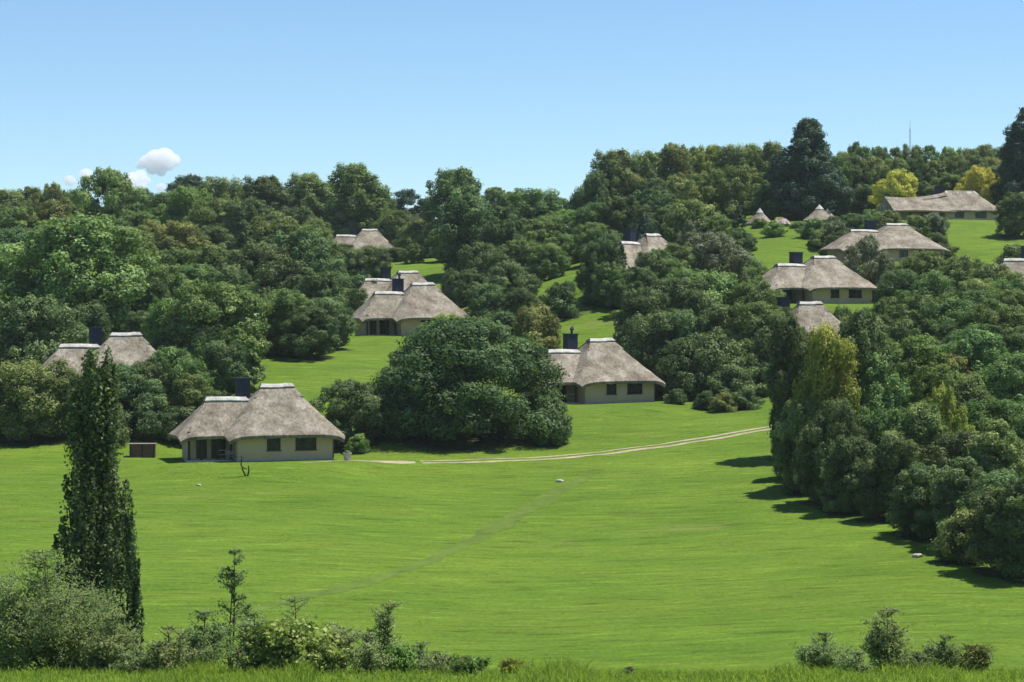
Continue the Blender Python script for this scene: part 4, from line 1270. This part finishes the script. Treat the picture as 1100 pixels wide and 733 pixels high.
# ------------------------------------------------------------------ foreground scrub
def make_scrub(px, D, top, wpx, seed, label, colr='scrub', leaf=0.10, nl=9000, stems=9, dens_low=0.5, name='scrub_bush', group=None, aspect=0.4, spread=1.0):
    x, y, z = at(px, D)
    h = EYE + (HOR - top) / F * D - z
    rad = wpx / F * D / 2
    rng = np.random.default_rng(seed)
    root = empty(name, (x, y, z - 0.03))
    tag(root, label, 'bush' if name != 'sapling' else 'sapling', group)
    mb = MB(); Ps, Ns, Ts = [], [], []
    tw = []
    for s in range(stems):
        a = rng.uniform(0, 6.283); rr = rad * spread * rng.uniform(0.1, 0.95)
        hh = h * (1.0 if s == 0 else rng.uniform(0.45, 0.97)) * (1 - 0.35 * (rr / rad if s else 0))
        if s == 0: rr *= 0.25
        p0 = np.array((rr * 0.18 * math.cos(a), rr * 0.18 * math.sin(a), -0.2))
        p1 = np.array((rr * 0.6 * math.cos(a), rr * 0.6 * math.sin(a), hh * 0.5)) + rng.normal(0, rad * 0.05, 3)
        p2 = np.array((rr * math.cos(a), rr * math.sin(a), hh))
        pts = [(1 - t) ** 2 * p0 + 2 * t * (1 - t) * p1 + t * t * p2 for t in np.linspace(0, 1, 6)]
        mb.tube([tuple(p) for p in pts], [0.045 * (1 - 0.15 * k) for k in range(6)], 5)
        for q in range(22):
            t = rng.uniform(0.05, 0.98) ** dens_low
            b = (1 - t) ** 2 * p0 + 2 * t * (1 - t) * p1 + t * t * p2
            aa = rng.uniform(0, 6.283); L = rad * rng.uniform(0.25, 0.85) * (1.05 - 0.45 * t)
            e = b + np.array((math.cos(aa) * L, math.sin(aa) * L, L * rng.uniform(0.1, 0.9)))
            e[2] = min(e[2], h * 0.985)
            mb.tube([tuple(b), tuple(e)], [0.018, 0.006], 4, False)
            tw.append((b, e))
    per = max(4, nl // len(tw))
    for b, e in tw:
        t = rng.uniform(0.15, 1.05, per)[:, None]
        d = rng.normal(size=(per, 3)); d /= np.linalg.norm(d, axis=1, keepdims=True)
        L = np.linalg.norm(e - b)
        P = b + (e - b) * t + d * rng.uniform(0.0, 0.38, (per, 1)) * L
        N = d + rng.normal(0, 0.5, (per, 3)) + np.array((0, 0, 0.4))
        Ps.append(P); Ns.append(N); Ts.append(np.clip(rng.uniform(0.2, 0.7) + rng.normal(0, 0.2, per), 0, 1))
    P = np.concatenate(Ps); N = np.concatenate(Ns); N /= np.linalg.norm(N, axis=1, keepdims=True)
    k = (P[:, 2] > 0.02) & (P[:, 2] < h)
    me = leaves_mesh('foliage', P[k], N[k], leaf, np.concatenate(Ts)[k], rng, aspect)
    me.materials[0] = FOL[colr]
    mb.build('stems', M_BARK, root, True)
    link('foliage', me, root)
    print('SCRUB', px, 'h %.1f w %.1f' % (h, rad * 2))
make_scrub(62, 76, 590, 150, 1, 'large feathery grey green bush at the foot of the tall poplar', nl=30000, stems=22, leaf=0.11)
make_scrub(6, 80, 618, 90, 2, 'feathery bush at the picture edge beside the large poplar bush', nl=16000, stems=14)
make_scrub(120, 74, 655, 70, 3, 'low feathery bush in front of the young poplar', nl=12000, stems=12)
make_scrub(247, 78, 588, 66, 4, 'spindly tall sapling with sparse leaf tufts in the foreground scrub', nl=3200, stems=4, name='sapling', leaf=0.10, aspect=0.6)
make_scrub(218, 76, 655, 70, 5, 'grey green scrub bush at the foot of the spindly sapling', nl=9000, stems=10)
make_scrub(310, 72, 668, 110, 6, 'bright broad leaved bramble bush in the foreground scrub', 'light', leaf=0.16, nl=9000, stems=14, aspect=0.75)
make_scrub(322, 80, 640, 70, 7, 'thin wispy shrub behind the bramble bush', nl=1600, stems=4)
make_scrub(365, 75, 668, 70, 8, 'dark scrub bush between the bramble and the pointed scrub bush', nl=6000, stems=9)
make_scrub(416, 75, 645, 56, 9, 'pointed scrub bush standing alone beyond the bramble in the tall grass', nl=6500, stems=8)
make_scrub(450, 74, 690, 50, 10, 'low wispy scrub at the end of the foreground scrub row', nl=2500, stems=6)
for k_, (px_, tp_, w_, c_, lf_, n_, lab_) in enumerate([
    (182, 672, 60, 'scrub', 0.09, 4200, 'loose pale scrub between the poplar bushes and the spindly sapling'),
    (268, 662, 60, 'scrub', 0.10, 3800, 'loose scrub between the spindly sapling and the bramble bush'),
    (290, 690, 80, 'light', 0.15, 5200, 'low bright leafy weeds in front of the bramble bush'),
    (345, 690, 60, 'light', 0.14, 4200, 'low bright leafy weeds in front of the dark scrub bush'),
    (392, 680, 56, 'scrub', 0.09, 3600, 'thin pale scrub right beside the pointed scrub bush'),
    (432, 694, 50, 'light', 0.13, 3000, 'low leafy weeds at the foot of the pointed scrub bush'),
    (500, 706, 50, 'light', 0.12, 2200, 'leafy weeds standing apart in the tall grass beyond the scrub row'),
    (548, 708, 40, 'lime', 0.11, 1600, 'yellow green weed clump alone in the tall grass'),
    (470, 700, 44, 'scrub', 0.09, 1800, 'wispy pale scrub between the pointed bush and the lone leafy weeds'),
    (676, 716, 20, 'scrub', 0.08, 500, 'tiny dark weed tuft alone on the near bank'),
    (918, 700, 50, 'scrub', 0.09, 2600, 'loose scrub joining the low dark bush and the tallest lone bush'),
    (985, 700, 44, 'scrub', 0.09, 2200, 'loose scrub at the side of the tallest lone scrub bush'),
    (150, 700, 60, 'scrub', 0.10, 3500, 'low grassy scrub at the foot of the young poplar')]):
    make_scrub(px_, 71 + (k_ % 3), tp_, w_, 40 + k_, lab_, c_, leaf=lf_, nl=n_, stems=9, aspect=0.6 if c_ != 'scrub' else 0.4)
make_scrub(885, 75, 680, 66, 11, 'low dark scrub bush in the tall grass next to the tallest lone scrub bush', nl=7500, stems=11)
make_scrub(955, 76, 654, 66, 12, 'tallest of the four lone scrub bushes below the meadow wood', nl=10000, stems=11)
make_scrub(1012, 74, 682, 46, 13, 'small rounded scrub bush between the tallest lone bush and a pinkish one', nl=5500, stems=9)
make_scrub(1048, 74, 692, 54, 14, 'low thin scrub bush with pinkish twigs in the tall grass', 'olive', nl=4000, stems=9)

# ------------------------------------------------------------------ grass as stuff
def blades(name, X, Y, hgt, wid, lean, per, seed, label=None, tint_c=0.5, spread=0.1):
    rng = np.random.default_rng(seed)
    n = len(X) * per
    x = np.repeat(X, per) + rng.normal(0, spread, n); y = np.repeat(Y, per) + rng.normal(0, spread, n)
    z = zground(x, y) - 0.02
    h = (np.repeat(hgt, per) if np.ndim(hgt) else hgt) * rng.uniform(0.45, 1.3, n) * np.repeat(rng.uniform(0.6, 1.25, len(X)), per)
    a = rng.uniform(0, 6.283, n); l = lean * h * rng.uniform(0.1, 1.0, n)
    w = wid * rng.uniform(0.7, 1.3, n)
    wa = rng.uniform(0, 6.283, n)
    wx, wy = np.cos(wa) * w / 2, np.sin(wa) * w / 2
    B = np.stack([x, y, z], 1)
    W = np.stack([wx, wy, np.zeros(n)], 1)
    mid = B + np.stack([np.cos(a) * l * 0.3, np.sin(a) * l * 0.3, h * 0.6], 1)
    tip = B + np.stack([np.cos(a) * l, np.sin(a) * l, h], 1)
    V = np.stack([B - W, B + W, mid + W * 0.7, tip, mid - W * 0.7], 1).reshape(-1, 3)
    Fq = (np.arange(n)[:, None] * 5 + np.array([0, 1, 2, 4])[None]).astype(int)
    Ft = (np.arange(n)[:, None] * 5 + np.array([4, 2, 3, 3])[None]).astype(int)
    tri = np.concatenate([np.stack([Fq[:, 0], Fq[:, 1], Fq[:, 2]], 1), np.stack([Fq[:, 0], Fq[:, 2], Fq[:, 3]], 1), Ft[:, :3]])
    tint = np.repeat(np.clip(np.repeat(rng.normal(tint_c, 0.12, len(X)), per) + rng.normal(0, 0.16, n), 0, 1), 5)
    o = link(name, mesh_np(name, V, tri, M_BLADE, False, tint))
    o['kind'] = 'stuff'
    if label: o['label'] = label; o['category'] = 'grass'
    return o
grng = np.random.default_rng(5)
# tall grass on the near bank
n = 7500
D = grng.uniform(60, 77, n); X = (grng.uniform(-30, 1130, n) - CX) / F * D
blades('tall_grass', X, D, 0.20 + 0.55 * np.clip(np.sin(X * 1.1) * np.sin(X * 0.47 + 1) + 0.25 * np.sin(X * 3.7) - 0.25, 0, 1), 0.03, 1.3, 5, 1, 'bright tall grass along the near bank below the scrub', 0.66, 0.12)
# tussocks over the meadow
n = 14000
D = 120 + 105 * grng.uniform(0, 1, n) ** 0.8; X = (grng.uniform(-20, 1120, n) - CX) / F * D
blades('meadow_grass', X, D, 0.06, 0.06, 0.9, 5, 2, 'short uneven green grass over the sloping meadow', 0.62, 0.16)

# ------------------------------------------------------------------ small things
# low wooden box rack beside the porch chalet
def wood_rack():
    x, y, z = ground_hit(153, 491.5)
    root = empty('plank_box', (x, y, z - 0.02), 0.05)
    tag(root, 'low reddish brown plank box on the lawn between poplar and porch chalet', 'wooden box')
    for k in range(5):
        zz = 0.08 + k * 0.24
        MB().box(-1.2, 1.2, -0.50, -0.46, zz, zz + 0.19).build('plank', M_BROWN, root)
        MB().box(1.16, 1.2, -0.455, 0.45, zz, zz + 0.19).build('plank', M_BROWN, root)
        MB().box(-1.2, -1.16, -0.455, 0.45, zz, zz + 0.19).build('plank', M_BROWN, root)
        MB().box(-1.2, 1.2, 0.455, 0.495, zz, zz + 0.19).build('plank', M_BROWN, root)
    for px_ in (-1.1, 0, 1.1):
        MB().box(px_ - 0.05, px_ + 0.05, -0.56, -0.503, -0.3, 1.22).build('post', M_DARKWOOD, root)
    for k in range(3):
        MB().box(-1.27, 1.27, -0.56 + k * 0.38, -0.22 + k * 0.38, 1.262, 1.31).build('lid_plank', M_GREYWOOD, root)
wood_rack()

def bent_sculpture():
    x, y, z = ground_hit(263, 512)
    root = empty('driftwood_sculpture', (x, y, z - 0.05), 0.2)
    tag(root, 'thin dark bent wood sculpture on the lawn in front of the porch chalet', 'sculpture')
    MB().tube([(0.05, 0, 0.0), (-0.10, 0, 0.35), (-0.28, 0.02, 0.75), (-0.22, 0, 0.85), (0.0, -0.02, 0.68), (0.16, 0, 0.66)], [0.08, 0.07, 0.06, 0.06, 0.06, 0.05], 7).build('lower_branch', M_DARKWOOD, root, True)
    MB().tube([(0.05, 0, -0.1), (0.24, 0, 0.12), (0.33, 0, 0.5), (0.30, 0, 0.95)], [0.08, 0.08, 0.07, 0.04], 7).build('side_branch', M_DARKWOOD, root, True)
    MB().tube([(-0.25, 0.02, 0.8), (-0.36, 0, 1.1), (-0.30, 0, 1.5), (-0.38, 0, 1.85), (-0.10, 0, 1.6)], [0.06, 0.06, 0.05, 0.05, 0.03], 7).build('upper_branch', M_DARKWOOD, root, True)
bent_sculpture()

def ramp_rail():
    x, y, z = ground_hit(251, 496.0)
    y = y - 0.2
    root = empty('garden_bench', (x, y, z), 0.25)
    tag(root, 'weathered grey garden bench by the porch of the porch chalet', 'bench')
    for k in range(3):
        MB().box(-0.75, 0.75, -0.22 + k * 0.16, -0.09 + k * 0.16, 0.42, 0.46).build('seat_slat', M_GREYWOOD, root)
    for k in range(2):
        MB().box(-0.75, 0.75, 0.28, 0.32, 0.58 + k * 0.2, 0.72 + k * 0.2).build('back_slat', M_GREYWOOD, root)
    for sx in (-0.66, 0.60):
        MB().box(sx, sx + 0.07, -0.20, -0.13, -0.2, 0.417).build('leg', M_GREYWOOD, root)
        MB().box(sx, sx + 0.07, 0.323, 0.39, -0.2, 0.94).build('leg', M_GREYWOOD, root)
ramp_rail()

def urn(px, py, label, h=0.75):
    x, y, z = ground_hit(px, py)
    root = empty('planter_urn', (x, y, z - 0.02))
    tag(root, label, 'planter')
    MB().lathe([(0.0, 0), (0.24, 0), (0.26, 0.06), (0.34, 0.35), (0.38, 0.62), (0.42, 0.66), (0.42, 0.72), (0.34, 0.72), (0.30, 0.60), (0.0, 0.58)], 18).build('urn', M_TERRA, root, True)
    rng = np.random.default_rng(3)
    d = rng.normal(size=(500, 3)); d /= np.linalg.norm(d, axis=1, keepdims=True); d[:, 2] = abs(d[:, 2])
    me = leaves_mesh('leaves', d * rng.uniform(0.1, 0.36, (500, 1)) + np.array((0, 0, 0.64)), d, 0.11, rng.uniform(0, 1, 500), rng)
    me.materials[0] = FOL['grey']
    link('plant_leaves', me, root)
urn(716, 433.0, 'pale cement urn with a plant at the corner of the two-window chalet')
urn(373, 495.0, 'cement urn with a plant at the wall end of the porch chalet')

def boulder(px, py, r, label, seed):
    x, y, z = ground_hit(px, py)
    bm = bmesh.new()
    bmesh.ops.create_icosphere(bm, subdivisions=2, radius=1)
    rng = random.Random(seed)
    for v in bm.verts:
        k = 1 + rng.uniform(-0.16, 0.16)
        v.co = Vector((v.co.x * r * 1.25 * k, v.co.y * r * k, v.co.z * r * 0.6 * k))
    me = bpy.data.meshes.new('stone'); bm.to_mesh(me); bm.free()
    me.materials.append(M_STONE)
    o = link('stone', me)
    o.location = (x, y, z + r * 0.22)
    tag(o, label, 'stone')
boulder(601, 518, 0.28, 'pale flat stone lying in the meadow below the dirt path', 1)
boulder(213, 522, 0.18, 'small pale stone on the meadow in front of the porch chalet', 2)
boulder(986, 599, 0.32, 'pale boulder at the shadowed foot of the meadow wood', 4)

# flowering bush by the pointed hut
def flowering(px, D, top, w):
    x, y, z = at(px, D)
    h = EYE + (HOR - top) / F * D - z
    crown, trunk, R, H = make_proto('bush', 1)
    s = w / F * D / (2 * R)
    root = empty('flowering_shrub', (x, y, z), 0.4, (s, s, max(h, 1.5) / H))
    tag(root, 'flowering shrub with pale pink blossom on the small lawn between the pointed huts', 'shrub')
    o = link('foliage', crown, root); o.material_slots[0].link = 'OBJECT'; o.material_slots[0].material = FOL['lime']
    link('trunk', trunk, root)
    rng = np.random.default_rng(8)
    n = 260
    a = rng.uniform(3.4, 6.1, n); u = rng.uniform(0.25, 0.95, n)
    P = np.stack([np.cos(a) * R * np.sqrt(1 - u * u) * 1.02, np.sin(a) * R * np.sqrt(1 - u * u) * 1.02, u * H * 1.0], 1)
    me = leaves_mesh('blossom', P, P / np.linalg.norm(P, axis=1, keepdims=True), 0.42, rng.uniform(0, 1, n), rng, 0.9)
    me.materials[0] = M_FLOWER
    link('blossom', me, root)
flowering(838, 366, 238, 22)

# ------------------------------------------------------------------ cloud far beyond the ridge
def make_cloud():
    D = 4200.0
    def P(px, py, dd=0.0): return Vector(((px - CX) / F * D, D + dd, EYE + (HOR - py) / F * D))
    k = D / F
    rng = random.Random(4)
    bm = bmesh.new()
    def puff(px, py, r, dd=0):
        m = Matrix.Translation(P(px, py, dd)) @ Matrix.Diagonal((r * k, r * k * 1.1, r * k * 0.85, 1))
        bmesh.ops.create_icosphere(bm, subdivisions=3, radius=1, matrix=m)
    for px, py, r in ((178, 168, 8), (168, 170, 8), (186, 172, 6), (158, 174, 6), (151, 178, 4), (172, 176, 8), (181, 178, 6), (164, 182, 5), (174, 186, 4),
                      (158, 198, 7), (166, 193, 5), (149, 202, 8), (141, 205, 6), (156, 208, 9), (146, 212, 9), (165, 205, 6), (172, 199, 4), (126, 196, 4), (132, 201, 5), (109, 193, 6), (92, 199, 5), (187, 206, 4)):
        puff(px, py, r * rng.uniform(1.3, 1.5), rng.uniform(-8, 8) - (150 if py > 189 else 0))
        for q in range(3):
            a = rng.uniform(0, 6.28)
            puff(px + r * 0.8 * math.cos(a), py - r * 0.65 * math.sin(a), r * rng.uniform(0.3, 0.5), rng.uniform(-r, r) - (150 if py > 189 else 0))
    me = bpy.data.meshes.new('cloud'); bm.to_mesh(me); bm.free()
    m, t = new_mat('cloud_vapour')
    pv = node(t, 'ShaderNodeVolumePrincipled')
    pv.inputs['Color'].default_value = (1.0, 1.0, 1.0, 1)
    pv.inputs['Density'].default_value = 0.055
    pv.inputs['Anisotropy'].default_value = 0.0
    o_ = node(t, 'ShaderNodeOutputMaterial')
    t.links.new(pv.outputs[0], o_.inputs['Volume'])
    me.materials.append(m)
    o = link('cloud', me)
    rm = o.modifiers.new('merge', 'REMESH'); rm.mode = 'VOXEL'; rm.voxel_size = 1.6; rm.use_smooth_shade = True
    sm = o.modifiers.new('soften', 'SMOOTH'); sm.factor = 0.6; sm.iterations = 10
    tag(o, 'small white puffy cloud low in the blue sky beside the tallest left skyline tree', 'cloud')
    return o
make_cloud()

# ------------------------------------------------------------------ haze
def make_haze():
    mb = MB().box(-1450, 1450, -1250, 1650, -45, 78)
    m, t = new_mat('haze_air')
    pv = node(t, 'ShaderNodeVolumePrincipled')
    pv.inputs['Color'].default_value = (0.80, 0.90, 1.0, 1)
    pv.inputs['Density'].default_value = 0.00007
    pv.inputs['Anisotropy'].default_value = 0.2
    o_ = node(t, 'ShaderNodeOutputMaterial')
    t.links.new(pv.outputs[0], o_.inputs['Volume'])
    o = mb.build('haze', m)
    o['kind'] = 'stuff'
    return o
make_haze()
